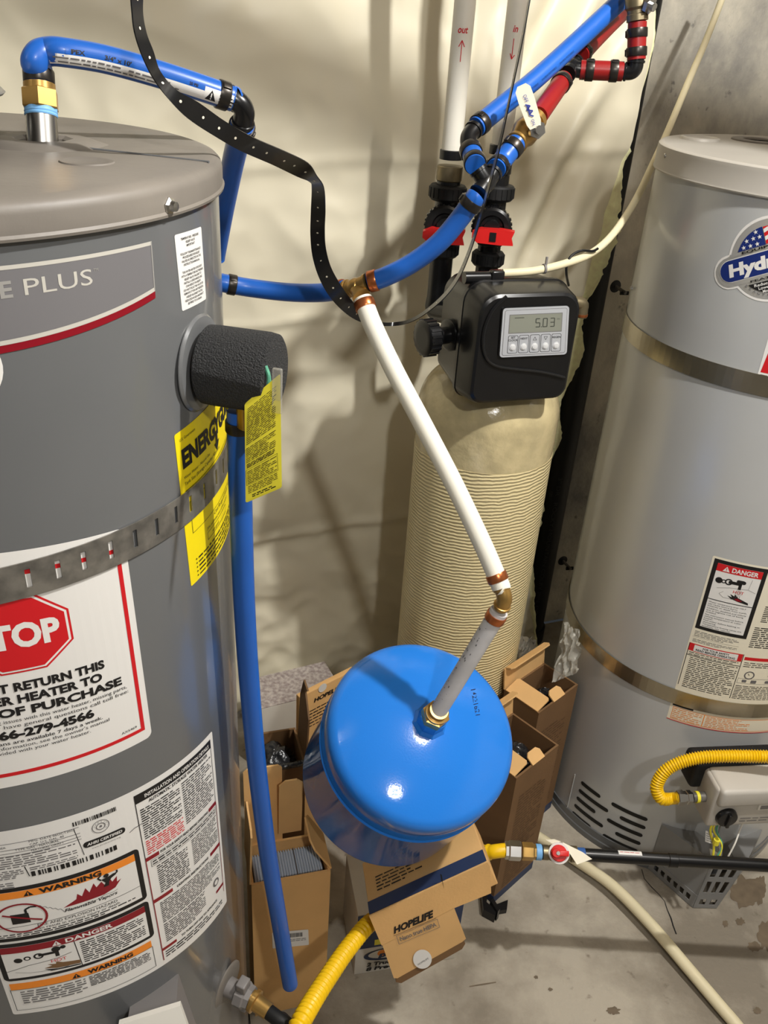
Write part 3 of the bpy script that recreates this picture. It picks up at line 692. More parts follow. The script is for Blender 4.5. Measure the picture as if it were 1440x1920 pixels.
# gas control with a white cover, only its top corner in view
gq = [eye(215, 2060, .945), eye(392, 2040, .965), eye(338, 1886, .955), eye(222, 1922, .94)]
n = (gq[1] - gq[0]).cross(gq[3] - gq[0]).normalized()
gv = MB(); gv.slab(gq, -n * .009, 'white_plastic'); gcn = sum(gq, Vector()) / 4; gv.slab([gcn.lerp(q_, .8) - n * .008 for q_ in gq], -n * .07, 'grey_plastic'); gv = gv.build('gas_control', lh)
L = Lab(); L.rrect(14, 6, 92, 74, 12, 'ink', 1); L.rrect(17, 9, 89, 71, 10, 'paper', 2); L.fine(24, 30, 84, 66, 5, 'ink', 3, 71); L.build('cover_print', quadmap(gq, 100, 100), gv)


# ------------------------------------------------------------------ right water heater
RC = (.694, 1.497); RR = .28
rh = thing('water_heater', 'silver grey gas water heater with a round flag and stars logo sticker', 'water heater', (RC[0], RC[1], 0))
def on_r(px, py, d=0):
    r = ray(px, py); a = r.x ** 2 + r.y ** 2; ox, oy = -RC[0], -RC[1]; b = 2 * (r.x * ox + r.y * oy); c = ox * ox + oy * oy - (RR + d) ** 2
    t = (-b - math.sqrt(max(0, b * b - 4 * a * c))) / (2 * a); return CAM + r * t
def uv_r(p): return (math.atan2(p.y - RC[1], p.x - RC[0]) * RR, p.z)
m = MB(); m.rings((RC[0], RC[1], .03), (RC[0], RC[1], 3), [(0, RR), (1.36, RR)], 'heater_silver', 128); m.build('jacket', rh)
m = MB(); m.rings((RC[0], RC[1], 0), (RC[0], RC[1], 3), [(0, RR + .004), (.014, RR + .004), (.016, RR + .002), (.034, RR + .002), (.036, RR)], 'heater_grey', 96); m.build('base_ring', rh)
m = MB(); m.rings((RC[0], RC[1], 1.358), (RC[0], RC[1], 3), [(0, RR + .0005), (.0005, RR + .0052), (.0025, RR + .0056), (.005, RR + .0044), (.032, RR + .0042), (.0375, RR + .0035), (.040, RR + .0005), (.0405, RR - .004), (.0385, RR - .008), (.0385, .001)], 'silver_lid', 128); ld = m.build('lid', rh)
p = atZ(1312, 262, 1.3965); m = MB(); m.rings(p, p + up, [(0, .034), (.004, .033), (.005, .03), (.002, .027), (.002, .001)], 'silver_lid', 36); m.build('knockout', ld)
p = atZ(1425, 265, 1.3965); m = MB(); m.rings(p, p + up, [(0, .05), (.002, .05), (.003, .048), (.003, .03), (-.002, .028), (-.002, .001)], 'lid_grey', 36); m.build('pipe_opening', ld)
for (a, b, z) in ((1244, 292, 1.386), (1181, 540, None)):
    p = on_r(a + 2, b, .005); n = Vector((p.x - RC[0], p.y - RC[1], 0)).normalized(); m = MB(); m.rings(p - n * .003, p + n, [(0, .004), (.003, .0038), (.0042, .0025)], 'steel', 10); m.build('screw', rh)
def rlab(L, name, quad, w, h, step=9, fm=None): return L.build(name, fm or cylmap(RC, RR, quad, w, h), rh, step=step)
# tilted round logo
ca, sa = math.cos(math.radians(27)), math.sin(math.radians(27))
def logomap(x, y, d):
    u_, v_ = (x * ca - y * sa) * .001 - .611, (x * sa + y * ca) * .001 + 1.278
    t = u_ / RR; return Vector((RC[0] + math.cos(t) * (RR + d), RC[1] + math.sin(t) * (RR + d), v_))
L = Lab()
L.disc(0, 0, 61, 'paper', 0, 64); L.rrect(-86, -28, 86, 22, 24.9, 'paper', 0)
L.disc(0, 0, 57, 'foil', 1, 64); L.rrect(-82, -24.6, 82, 18.6, 21.5, 'foil', 2)
def cap_seg(r, y0, top, mt, ly, xa=-99, xb=99):
    pts = []; a0 = math.asin(y0 / r)
    for k in range(33):
        a = a0 + (PI - 2 * a0) * k / 32
        x, y = r * math.cos(a), r * math.sin(a)
        pts.append((max(xa, min(xb, x)), y))
    L.poly(pts, mt, ly)
cap_seg(48, 22, 1, 'navy', 3, -60, -2)
for i in range(5):
    pts = []
    for k in range(9): pts.append((-1 + 42 * k / 8, 22.5 + i * 5.4 + 2.2 * math.sin(k * .8)))
    lim = lambda x, y: (x, min(y, math.sqrt(max(0, 47.5 ** 2 - x * x))))
    q1 = [lim(x, y) for x, y in pts]; q2 = [lim(x, y + 5.4) for x, y in pts]
    L.poly(q1 + q2[::-1], ('ink_red', 'paper')[i % 2], 3)
def star(x, y, r):
    L.poly([((x + (r if k % 2 == 0 else r * .4) * math.cos(PI / 2 + k * PI / 5)), (y + (r if k % 2 == 0 else r * .4) * math.sin(PI / 2 + k * PI / 5))) for k in range(10)], 'paper', 4)
for x, y in ((-33, 26), (-23, 26), (-13, 26), (-27, 34), (-17, 35), (-8, 35), (-12, 43)): star(x, y, 3.6)
L.rect(-56, 17, 56, 21.4, 'foil', 3); L.text('EQUIPPED', -6, 17.6, 3.4, 'ink', 5, 'c', bold=.03, width=62)
L.rrect(-76, -18.5, 76, 14.5, 16.4, 'paper', 3); L.rrect(-75, -17.5, 75, 13.5, 15.4, 'navy', 4); L.text('Hydrojet', -1, -10, 17.5, 'paper', 5, 'c', bold=.05, width=122, shear=.08)
L.text('FEATURES', -4, -25.5, 3.2, 'ink', 5, 'c', bold=.02, width=58)
pts = [(47 * math.cos(a), 47 * math.sin(a)) for a in [math.radians(217 + (323 - 217) * k / 24) for k in range(25)]]; L.poly(pts, 'ink', 3)
for i, t in enumerate(('Reduced Sediment', 'Lower Energy Use', 'More Hot Water')): L.text(t, 0, -33.4 - i * 5.4, 4.2, 'paper', 5, 'c', width=(58, 48, 38)[i], bold=.02)
t = 'BRADFORD WHITE'
for k, chr_ in enumerate(t):
    a = math.radians(214 + k * 8.4); L.text(chr_, 50.5 * math.cos(a), 50.5 * math.sin(a) - 2, 4.6, 'ink_grey', 5, 'c', rot=a + PI / 2)
rlab(L, 'logo_sticker', None, 1, 1, 8, logomap)
# red cornered paper entering from the right
L = Lab(); L.rrect(0, 0, 90, 62, 3, 'paper', 0); L.poly([(3, 8), (90, 8), (90, 62), (8, 62)], 'ink_red', 1); L.text('NOTICE', 30, 30, 10, 'paper', 2); L.fine(4, 1.5, 60, 6.5, 1, 'ink', 1, 81)
rlab(L, 'red_notice', ((-.5835, 1.1055), (-.4935, 1.1055), (-.4935, 1.1675), (-.5835, 1.1675)), 90, 62)
# safety sheet: danger picture, reading columns, foot strip under the strap
L = Lab(); Wd, Hd = 200, 376; L.rrect(0, 0, Wd, Hd, 3, 'paper_warm', 0)
L.rect(4, 222, 92, 372, 'ink', 1); L.rect(11, 229, 85, 365, 'paper', 2); L.rect(11, 350, 85, 365, 'ink_red', 3); L.tri_warn(27, 352, 10, 'paper', 'ink_red', 4); L.text('DANGER', 36, 353, 9, 'paper', 4, bold=.03, width=43)
L.rect(11, 290, 85, 291.4, 'ink', 3)
L.disc(20, 332, 6, 'ink', 3, 16); L.disc(28, 332, 4, 'ink', 3, 14); L.disc(28, 332, 2, 'paper', 4, 12); L.ring(36, 333, 4, 6.4, 'ink', 3, 20); L.rect(36, 330, 58, 336, 'ink', 3); L.rect(53, 322, 58, 334, 'ink', 3); L.rrect(48, 335, 62, 341, 3, 'ink', 3); L.disc(60, 337, 3.6, 'ink', 3, 14)
L.path([(20, 316), (40, 322), (70, 325), (83, 320)], .5, 'ink_grey', 3); L.line(70, 326, 72, 346, .5, 'ink_grey', 3); L.path([(32, 312), (26, 306), (34, 300), (50, 300)], .5, 'ink_grey', 3)
L.text('HOT', 56, 313, 6, 'ink_red', 4, 'c'); L.poly([(40, 306), (48, 304), (44, 310), (51, 307), (52, 311), (58, 305), (76, 298), (77, 294), (60, 297), (46, 301)], 'ink', 3); L.poly([(52, 302), (58, 304), (66, 299), (58, 298)], 'dark_red', 4)
for k in range(4): L.line(53 + k * 2, 321, 51 + k * 3, 305, .5, 'ink_grey', 3)
for i, t in enumerate(('Water temperature over 125 F', 'can cause severe burns', 'instantly or death from scalds.', 'Children, disabled and elderly', 'are at highest risk of being', 'scalded.', 'See instruction manual before', 'setting temperature at water', 'heater.', 'Feel water before bathing or', 'showering.', 'Temperature limiting valves are', 'available, see manual.')):
    L.text(t, 14, 283.5 - i * 4.25 - (i >= 3) * 1 - (i >= 6) * 1, 2.7, 'ink', 3, width=min(66, len(t) * 2.22))
L.fine(6, 205, 82, 218, 4, 'ink_grey', 1, 91, .4); L.line(4, 203, 84, 203, .4, 'ink_grey', 1); L.fine(6, 192, 82, 200, 3, 'ink_grey', 1, 92, .4)
L.line(3, 88, 3, 188, 1.2, 'ink', 1); L.rect(3, 171, 96, 188, 'ink_red', 1); L.rect(12, 172, 88, 186, 'paper', 2); L.text('FOR YOUR SAFETY', 50, 180, 4, 'ink', 3, 'c', width=46, bold=.02); L.text('READ BEFORE OPERATING', 50, 174, 4.4, 'ink', 3, 'c', width=68, bold=.02)
L.line(12, 170.6, 90, 170.6, .5, 'ink_red', 2); L.fine(6, 162, 92, 170, 2, 'ink', 1, 93, .4); L.rect(3, 160, 96, 161.3, 'ink', 1); L.line(97, 84, 97, 188, 1.2, 'ink', 1); L.fine(10, 86, 94, 159, 17, 'ink', 1, 94, .42)
L.text('SER NO:', 110, 300, 4, 'ink', 1); L.fine(106, 262, 196, 298, 9, 'ink', 1, 95, .5); L.fine(100, 205, 196, 252, 11, 'ink', 1, 96, .5); L.fine(106, 345, 196, 366, 4, 'ink', 1, 99, .5)
L.rect(100, 176, 146, 183, 'ink_red', 1); L.fine(148, 176, 196, 182, 1, 'ink', 1, 97); L.fine(102, 160, 196, 173, 3, 'ink', 1, 98, .4)
L.ring(118, 142, 7, 9.4, 'ink_grey', 1); L.line(118, 142, 115, 146, .8, 'ink', 2); L.frame(100, 122, 196, 134, .5, 'ink_grey', 1); L.rrect(152, 140, 164, 148, 2, 'ink_grey', 1); L.rrect(108, 125, 116, 131, 1, 'ink_grey', 2); L.rrect(124, 124, 134, 131, 1, 'ink_grey', 2); L.rrect(150, 125, 164, 131, 2, 'ink_grey', 2); L.fine(100, 84, 196, 118, 9, 'ink', 1, 100, .42)
L.rect(4, 36, 42, 44, 'ink', 1); L.frame(6, 4, 200, 34, 1, 'orange', 1); L.line(64, 4, 64, 34, 1.6, 'orange', 1); L.fine(8, 6, 60, 33, 6, 'orange', 2, 101, .34); L.fine(68, 6, 150, 33, 7, 'orange', 2, 102, .34); L.line(0, 1, 200, 1, 1.8, 'ink_red', 1)
rlab(L, 'safety_sheet', ((-.5662, .4110), (-.3662, .4110), (-.3700, .7840), (-.5698, .7840)), Wd, Hd)
# louvre slots: flat black patches on the jacket, the shade inside each opening put in as colour
def slot(u0, u1, z):
    L = Lab(); w_ = (u1 - u0) * 1000; L.rrect(0, 0, w_, 10.5, 5.2, 'abs', 1); L.build('vent_slot', cylmap(RC, RR, ((u0, z), (u1, z), (u1, z + .0105), (u0, z + .0105)), w_, 10.5), rh, step=6)
for i in range(5):
    z = .1285 - i * .0247; a = -.700 - .001 * i
    slot(a, a + (.052 if i % 2 == 0 else .077), z)
    b = (-.622, -.598)[i % 2]
    slot(b, b + (.078 if i % 2 == 0 else .055), z + .002)
m = MB(); a, b = on_r(1078, 1452, .0006), on_r(1063, 1516, .0006); m.tube([a, (a + b) / 2, b], .0012, 'heater_silver', 6); m.build('jacket_seam', rh)
# gas control
gc = Vector((.742, 1.165, .295)); gx = Vector((math.cos(.14), math.sin(.14), 0)); gy = Vector((-gx.y, gx.x, 0))
c0 = eye(1326, 1487, 1.575); c1 = eye(1332, 1558, 1.61)
gw, gh, gd = .150, .098, .062
o0 = eye(1322, 1552, 1.565)          # lower front left corner
gb = MB(); gb.box(o0, gx * gw, gy * gd, up * gh, 'valve_grey', .007); gb = gb.build('gas_control', rh)
m = MB(); m.box(o0 + up * (gh * .62) + gx * .004 - gy * .010, gx * (gw - .008), gy * (gd + .004), up * (gh * .42), 'valve_grey', .008); m.build('control_hood', gb)
m = MB(); a = o0 + gx * .032 + up * .030; m.rings(a + gy * .002, a - gy, [(0, .020), (.006, .020), (.011, .0185), (.012, .016)], 'black_plastic', 28); m.box(a - gx * .003 - up * .016 - gy * .0155, gx * .006, gy * .006, up * .032, 'black_plastic', .001); m.build('temperature_knob', gb)
m = MB(); a = o0 + gx * .088 + up * .044; m.box(a - gy * .003, gx * .024, gy * .006, up * .016, 'white_plastic', .001); m.box(a + gx * .004 + up * .003 - gy * .0036, gx * .015, gy * .002, up * .009, 'grey_plastic'); m.build('status_window', gb)
L = Lab(); L.fine(62, 12, 140, 26, 2, 'ink_grey', 1, 6, .3)
L.build('control_print', quadmap([o0 - gy * .0002, o0 + gx * gw - gy * .0002, o0 + gx * gw + up * gh - gy * .0002, o0 + up * gh - gy * .0002], 150, 98), gb)
m = MB(); m.box(o0 + gy * .052 + up * (gh * .44) - gx * .020, gx * (gw + .03), gy * .05, up * .064, 'black_matte', .010)
for k in range(6): m.box(o0 + gy * .056 + up * (gh * .48) + gx * (.01 + k * .024), gx * .005, gy * .04, up * .0605, 'black_matte', .002)
m.build('thermal_shroud', gb)
m = MB(); m.cyl(o0 + gx * .002 + up * .048 + gy * .03, o0 - gx * .024 + up * .048 + gy * .03, .0095, 'galv', 16); m.cyl(o0 - gx * .012 + up * .048 + gy * .03, o0 - gx * .018 + up * .048 + gy * .03, .0108, 'tag_yellow', 16); m.build('gas_inlet', gb)
m = MB(); b0 = o0 + gx * .035
for k, (mt, dx) in enumerate((('tag_yellow', 0), ('tag_yellow', .006), ('bracket_grey', .018), ('wire_white', .060), ('green', .012))):
    e_ = eye((1336, 1346, 1352, 1362, 1340)[k], 1612, 1.60)
    s_ = o0 + gx * (.030 + dx) + gy * .02 + up * .002
    m.tube([s_, s_ + Vector((-.004, -.004, -.03)), (s_ + e_) / 2 + Vector((.008 * math.sin(k * 2), -.006, -.01)), e_], .0016 if k else .0022, mt, 8, smooth=6)
a = eye(1343, 1578, 1.585); m.cyl(a - up * .006, a + up * .006, .006, 'tag_yellow', 10); m.build('burner_wires', gb)
L = Lab(); L.rect(0, 0, 18, 26, 'paper', 0); L.fine(2, 3, 16, 23, 4, 'ink_grey', 1, 8, .3); q_ = [eye(1322, 1578, 1.60), eye(1337, 1583, 1.595), eye(1337, 1562, 1.60), eye(1323, 1557, 1.605)]; L.build('paper_flag', quadmap(q_, 18, 26), gb)
# perforated burner guard standing out from the base, front corner on the floor
def gp(px, py, D): return eye(px, py, D)
F0, F1 = atZ(1299, 1701, .002), atZ(1343, 1702, .002)
T0 = F0 + up * .128 + Vector((.010, .012, 0)); T1 = F1 + up * .128 + Vector((.030, .012, 0))
H0, H1 = on_r(1241, 1546, .002), on_r(1428, 1556, .002); B0 = on_r(1211, 1641, .004); B0.z = .002; B1 = Vector((H1.x, H1.y, .002))
def perf(q, nx, ny, hx, hy, mb, x0=.08, x1=.92, y0=.08, y1=.92, th=.0012):
    bl_, br_, tr_, tl_ = q; n = (br_ - bl_).cross(tl_ - bl_).normalized()
    def P(a, b): return (bl_ * (1 - a) + br_ * a) * (1 - b) + (tl_ * (1 - a) + tr_ * a) * b
    xs = [0]; hol = []
    cw = (x1 - x0) / nx; chh = (y1 - y0) / ny
    for i in range(nx): xs += [x0 + cw * i + cw * (1 - hx) / 2, x0 + cw * i + cw * (1 + hx) / 2]
    ys = [0]
    for j in range(ny): ys += [y0 + chh * j + chh * (1 - hy) / 2, y0 + chh * j + chh * (1 + hy) / 2]
    xs.append(1); ys.append(1)
    for i in range(len(xs) - 1):
        for j in range(len(ys) - 1):
            if i % 2 == 1 and j % 2 == 1: continue
            mb.slab([P(xs[i], ys[j]), P(xs[i + 1], ys[j]), P(xs[i + 1], ys[j + 1]), P(xs[i], ys[j + 1])], n * th, 'bracket_grey')
g = MB(); low = .26
def mixq(a, b, t): return a * (1 - t) + b * t
l0, lf, f1_, r1_ = mixq(B0, H0, low), mixq(F0, T0, low), mixq(F1, T1, low), mixq(B1, H1, low)
perf((B0, F0, lf, l0), 6, 1, .62, .5, g); perf((F0, F1, f1_, lf), 2, 1, .6, .55, g); perf((F1, B1, r1_, f1_), 5, 1, .62, .5, g)
perf((lf, f1_, T1, T0), 3, 2, .56, .72, g, .06, .94, .04, .96)
g.slab([l0, lf, T0, H0], (.001, .001, 0), 'bracket_grey'); perf((f1_, r1_, H1, T1), 4, 2, .5, .6, g, .05, .95, .05, .95)
g.slab([T0, T0 + Vector((.03, .03, -.002)), H0 + Vector((.055, .006, -.004)), H0], (0, 0, .0012), 'bracket_grey')
g.slab([T0, T0 + Vector((.022, .004, -.001)), T0 + Vector((.035, .04, -.004)), T0 + Vector((.004, .03, 0))], (0, 0, .0014), 'white_plastic'); g.slab([T1 + Vector((-.02, 0, 0)), T1, H1, H1 + Vector((-.045, -.01, 0)), T1 + Vector((-.022, .04, -.002))], (0, 0, .0012), 'bracket_grey')
g.build('burner_guard', rh)

# ------------------------------------------------------------------ straps round the heaters
def wrap_strap(c, r, z0, z1, a0, a1, slots, mt, name, label, cat, sl_w=.0042, sl_h=(.27, .80), th=.0012, group=None):
    m = MB(); h = z1 - z0
    br = [a0 + (a1 - a0) * k / 60 for k in range(61)]
    br = [b for b in br if all(abs(b - s_) > 1.2 * sl_w / r for s_ in slots)]
    for s_ in slots: br += [s_ - sl_w / 2 / r, s_ + sl_w / 2 / r]
    br.sort()
    zs = [z0, z0 + h * sl_h[0], z0 + h * sl_h[1], z1]
    def P(a, z, d): return Vector((c[0] + math.cos(a) * (r + d), c[1] + math.sin(a) * (r + d), z))
    for i in range(len(br) - 1):
        hole = any(abs((br[i] + br[i + 1]) / 2 - s_) < .3 * sl_w / r for s_ in slots)
        for j in range(3):
            if hole and j == 1: continue
            a, b = br[i], br[i + 1]
            q = [P(a, zs[j], 0), P(b, zs[j], 0), P(b, zs[j + 1], 0), P(a, zs[j + 1], 0)]; k = [P(a, zs[j], th), P(b, zs[j], th), P(b, zs[j + 1], th), P(a, zs[j + 1], th)]
            m.add(q + k, [[3, 2, 1, 0], [4, 5, 6, 7], [0, 1, 5, 4], [1, 2, 6, 5], [2, 3, 7, 6], [3, 0, 4, 7]], mt)
    return one(m, name, label, cat, group, sharp=20)
sl = [math.atan2(p.y - LC[1], p.x - LC[0]) for p in [on_l(a, b, .0015) for a, b in ((55, 1095), (110, 1075), (157, 1053), (208, 1035), (253, 1012), (293, 988), (329, 964), (356, 940), (382, 912), (404, 890))]]
d = sl[-1] - sl[-2]; sl += [sl[-1] + .09, sl[-1] + .18, sl[-1] + .27]
sl = [sl[0] - .09, sl[0] - .18] + sl
wrap_strap(LC, LR + .0012, 1.1325, 1.1645, -2.4, .75, sl, 'galv', 'metal_strap', 'slotted galvanised steel strap round the dark grey water heater', 'strap')
wrap_strap(RC, RR + .0008, 1.077, 1.110, -3.6, -.6, [], 'strap_steel', 'metal_strap', 'shiny plain steel strap high round the silver water heater, below the round logo', 'strap')
wrap_strap(RC, RR + .0016, .4525, .4855, -3.6, -.6, [], 'strap_steel', 'metal_strap', 'plain steel strap low round the silver water heater, across its safety sheet', 'strap')

# ------------------------------------------------------------------ pipes and fittings
PR = .0118
def pipe(name, pts, mt, label, cat='pipe', r=PR, sub=10, bands=(), band_mt='crimp_black', group=None, parent_name='tube', extra=None, seg=24):
    """bands: list of (t along the path in metres from the start if positive, from the end if negative)"""
    pts = spline([Vector(p) for p in pts], sub)
    root = thing(name, label, cat, pts[len(pts) // 2], group)
    m = MB(); m.tube(pts, r, mt, seg); o = m.build(parent_name, root)
    L = [0]
    for a, b in zip(pts, pts[1:]): L.append(L[-1] + (b - a).length)
    def at(s_):
        s_ = max(0, min(L[-1], s_))
        for i in range(len(L) - 1):
            if s_ <= L[i + 1]:
                t = (s_ - L[i]) / max(1e-9, L[i + 1] - L[i]); return pts[i].lerp(pts[i + 1], t), (pts[i + 1] - pts[i]).normalized()
        return pts[-1], (pts[-1] - pts[-2]).normalized()
    for bnd in bands:
        band_mt_ = band_mt
        if isinstance(bnd, tuple): bnd, band_mt_ = bnd
        s_ = bnd if bnd >= 0 else L[-1] + bnd
        p, t = at(s_); k = MB()
        k.rings(p - t * .0052, p + t, [(0, r * .98), (0, r * 1.10), (.0008, r * 1.13), (.0096, r * 1.13), (.0104, r * 1.10), (.0104, r * .98)], band_mt_, 28)
        if band_mt_ == 'crimp_black': 
            nn = (t.cross(Vector((.3, .8, .5)))).normalized(); k.box(p - t * .004 + nn * r * 1.08 - t.cross(nn) * .003, t * .008, t.cross(nn) * .006, nn * .0018, band_mt_, .0006)
        k.build('crimp_ring', root)
    root_at = at
    if extra: extra(root, at, L[-1])
    return root, at, L[-1]
def elbow(name, corner, d0, d1, mt, label, r=PR * .86, arm=.020, cat='pipe fitting', collar=True):
    corner = Vector(corner); d0 = Vector(d0).normalized(); d1 = Vector(d1).normalized()
    m = MB(); c0, c1 = corner + d0 * arm, corner + d1 * arm; q0, q1 = corner + d0 * arm * .5, corner + d1 * arm * .5
    pts = [c0, q0]
    for k in range(1, 8):
        t = k / 8; pts.append(q0 * (1 - t) ** 2 + corner * 2 * t * (1 - t) + q1 * t * t)
    pts += [q1, c1]; m.tube(pts, r, mt, 20)
    if collar:
        for c, dd in ((c0, d0), (c1, d1)): m.rings(c - dd * .006, c, [(0, r * 1.0), (.0005, r * 1.14), (.003, r * 1.14), (.0035, r)], mt, 20)
    return one(m, name, label, cat)
def tee(name, corner, dirs, mt, label, r=PR * .86, arm=.020):
    corner = Vector(corner); m = MB()
    for dd in dirs:
        dd = Vector(dd).normalized(); m.rings(corner - dd * r * .4, corner + dd, [(0, r * .9), (r * .4, r), (r * .4 + arm - .006, r), (r * .4 + arm - .0055, r * 1.14), (r * .4 + arm - .002, r * 1.14), (r * .4 + arm - .0018, r * .9)], mt, 20)
    m.rings(corner - Vector(dirs[0]).normalized() * r, corner, [(0, r * .6), (r * .35, r * 1.0), (r, r * 1.12), (r * 1.65, r), (r * 2, r * .6)], mt, 20)
    return one(m, name, label, 'pipe fitting')
def nd(a, b): return (Vector(b) - Vector(a)).normalized()

# steel nipple and brass coupling standing in the left heater's lid
base = Vector((NP.x, NP.y, 1.4345)); NDp = (base - CAM).dot(_f); ax = nd(base, eye(75, 180, NDp - .006))
cp = thing('pipe_coupling', 'brass coupling on a steel nipple rising from the dark grey water heater', 'pipe fitting', base)
m = MB(); m.rings(base - ax * .012, base + ax, [(0, .0133), (.034, .0133)], 'steel', 32); m.build('steel_nipple', cp)
m = MB(); m.rings(base + ax * .0175, base + ax, [(0, .0137), (.0012, .0142), (.0024, .0137), (.0036, .0142), (.0048, .0137), (.007, .0140)], 'teflon_blue', 32); m.build('thread_seal', cp)
m = MB(); m.rings(base + ax * .0235, base + ax, [(0, .0150), (.001, .0163), (.0150, .0163), (.0160, .0150)], 'brass', 6); m.rings(base + ax * .0385, base + ax, [(0, .0135), (.006, .0135), (.006, .0105), (.012, .0105)], 'brass', 28); m.build('brass_nut', cp, sharp=20)
cpt = base + ax * .043
# blue loop over the left heater
def pex_print(root, at, L):
    lb = Lab(); lb.rect(0, 0, 150, 9, 'paper', 0); lb.fine(4, 5, 60, 8, 1, 'ink_grey', 1, 7, .5); lb.fine(64, 4.6, 120, 8, 1, 'ink_grey', 1, 8, .5); lb.fine(6, 1.5, 110, 4.4, 1, 'ink_grey', 1, 9, .5)
    lb.rect(10, 9, 146, 14.5, 'blue_pex', 0); lb.text('PEX', 14, 10.2, 3.4, 'ink', 1, bold=.03, sx=1.3); lb.text('3/4" x 10\'', 42, 10.2, 3.4, 'ink', 1, bold=.03, sx=1.3); lb.text('20 PSI', 118, 10.2, 2.4, 'ink', 1, bold=.03)
    lb.rect(133, 1, 172, 13, 'paper', 1); lb.tri_warn(140, 2.4, 9, 'ink', 'paper', 2); lb.fine(148, 2.5, 168, 11, 3, 'ink', 2, 12, .5)
    def fm(x, y, d):
        p, t = at(.045 + x * .001); back = (CAM - p); back = (back - t * back.dot(t)).normalized(); dn = t.cross(back).normalized()
        if dn.z > 0: dn = -dn
        a = math.radians(50) - y * .001 / PR
        return p + (back * math.cos(a) + dn * math.sin(a)) * (PR + d)
    lb.build('printed_label', fm, root, step=6, ystep=1.5)
loop = [cpt, cpt + ax * .008, cpt + ax * .014, eye(65, 118, NDp - .018), eye(73, 103, NDp - .018), eye(90, 97, NDp - .014), eye(118, 98, .742), eye(200, 112, .76), eye(310, 143, .785), eye(425, 181, .815), eye(438, 186, .818)]
pipe('water_pipe', loop, 'blue_pex', 'blue plastic pipe arching over the dark grey heater, with a white printed strip', bands=(.0075, -.012), extra=pex_print)
e1 = eye(461, 200, .822); dr = [eye(455, 232, .838), eye(438, 300, .90), eye(420, 390, .98), eye(406, 470, 1.05), eye(404, 484, 1.06)]
elbow('pipe_elbow', e1, nd(e1, loop[-1]), nd(e1, dr[0]), 'black_plastic', 'black elbow at the end of the blue pipe arching over the heater', arm=.022)
pipe('water_pipe', dr, 'blue_pex', 'blue pipe dropping from the black elbow behind the dark grey heater', bands=(.008,))
run = [eye(392, 524, 1.10), eye(420, 531, 1.10), eye(470, 540, 1.11), eye(540, 548, 1.11), eye(600, 549, 1.095), eye(645, 543, 1.07)]
pipe('water_pipe', run, 'blue_pex', 'blue pipe running from behind the dark grey heater to the brass tee', bands=(.030, (-.006, 'copper')))
# the brass tee
tc = eye(668, 538, 1.055); ta = eye(645, 543, 1.07); tb = eye(691, 529, 1.045); td = eye(680, 560, 1.045)
tee('pipe_tee', tc, [ta - tc, tb - tc, td - tc], 'brass', 'small brass tee joining two blue pipes and the long white pipe')
rise = [tb, eye(720, 520, 1.04), eye(770, 495, 1.03), eye(820, 458, 1.015), eye(858, 415, 1.0), eye(886, 377, .985), eye(893, 368, .983)]
pipe('water_pipe', rise, 'blue_pex', 'curved blue pipe climbing from the brass tee to the black tee', bands=((.006, 'copper'), -.010))
# long white pipe and the short one into the tank
flex = [td, eye(700, 612, 1.04), eye(740, 696, 1.04), eye(790, 790, 1.045), eye(850, 905, 1.05), eye(905, 1020, 1.05), eye(936, 1092, 1.05), eye(940, 1102, 1.05)]
pipe('water_pipe', flex, 'white_pex', 'long white plastic pipe slanting down from the brass tee to the brass elbow', bands=(.009, -.014), band_mt='copper')
ec = eye(948, 1122, 1.05); s0 = eye(936, 1146, 1.065); s1 = Vector((.0835, .8804, .7046)) + Vector((.2066, -.3973, .8941)).normalized() * .036
elbow('pipe_elbow', ec, flex[-1] - ec, s0 - ec, 'brass', 'brass elbow between the two white pipes above the blue tank', r=.0098, arm=.017, collar=True)
# printing on the grey-white pipe
def scuffs(root, at, L):
    lb = Lab(); R2 = random.Random(5)
    for k in range(46):
        x = R2.uniform(4, 190); y = R2.uniform(0, 5) * (1 if k % 3 else 2.4); lb.rect(x, y, x + R2.uniform(.6, 4), y + R2.uniform(.4, 1.6), 'ink_grey', 1)
    def fm(x, y, d):
        p, t = at(.01 + x * .001); back = (CAM - p); back = (back - t * back.dot(t)).normalized(); dn = back.cross(t).normalized()
        if dn.x > 0: dn = -dn
        a = math.radians(70) - y * .001 / PR
        return p + (back * math.cos(a) + dn * math.sin(a)) * (PR + d)
    lb.build('worn_print', fm, root, step=6)
pipe('water_pipe', [s0, s0.lerp(s1, .33), s0.lerp(s1, .67), s1], 'grey_pex', 'short greyish white pipe rising from the blue tank nozzle to the brass elbow', bands=(.010,), band_mt='copper', extra=scuffs)

# black tee, elbow, valve and upper pipes
wc = eye(912, 342, .990); w1 = eye(893, 368, .983); w2 = wc + (eye(894, 314, .985) - wc).normalized() * .023; w3 = wc + (eye(935, 309, 1.0) - wc).normalized() * .023
tee('pipe_tee', wc, [w1 - wc, w2 - wc, w3 - wc], 'black_plastic', 'black tee where three blue pipes meet in front of the filter valves')
k0 = eye(876, 258, 1.015); st = [w2, eye(889, 300, .993), eye(883, 284, 1.002), eye(878, 272, 1.011)]
pipe('water_pipe', [st[0], st[1], st[2], eye(881, 279, 1.006)], 'blue_pex', 'stubby blue pipe between the black tee and the black elbow above it', bands=(.008, -.006))
up_ = [eye(893, 238, 1.022), eye(940, 200, 1.04), eye(1000, 152, 1.06), eye(1060, 98, 1.08), eye(1120, 42, 1.10), eye(1180, -14, 1.12), eye(1230, -62, 1.14)]
elbow('pipe_elbow', k0, nd(k0, eye(882, 280, 1.01)), nd(k0, up_[0]), 'black_plastic', 'black elbow below the long upper blue pipe', arm=.019)
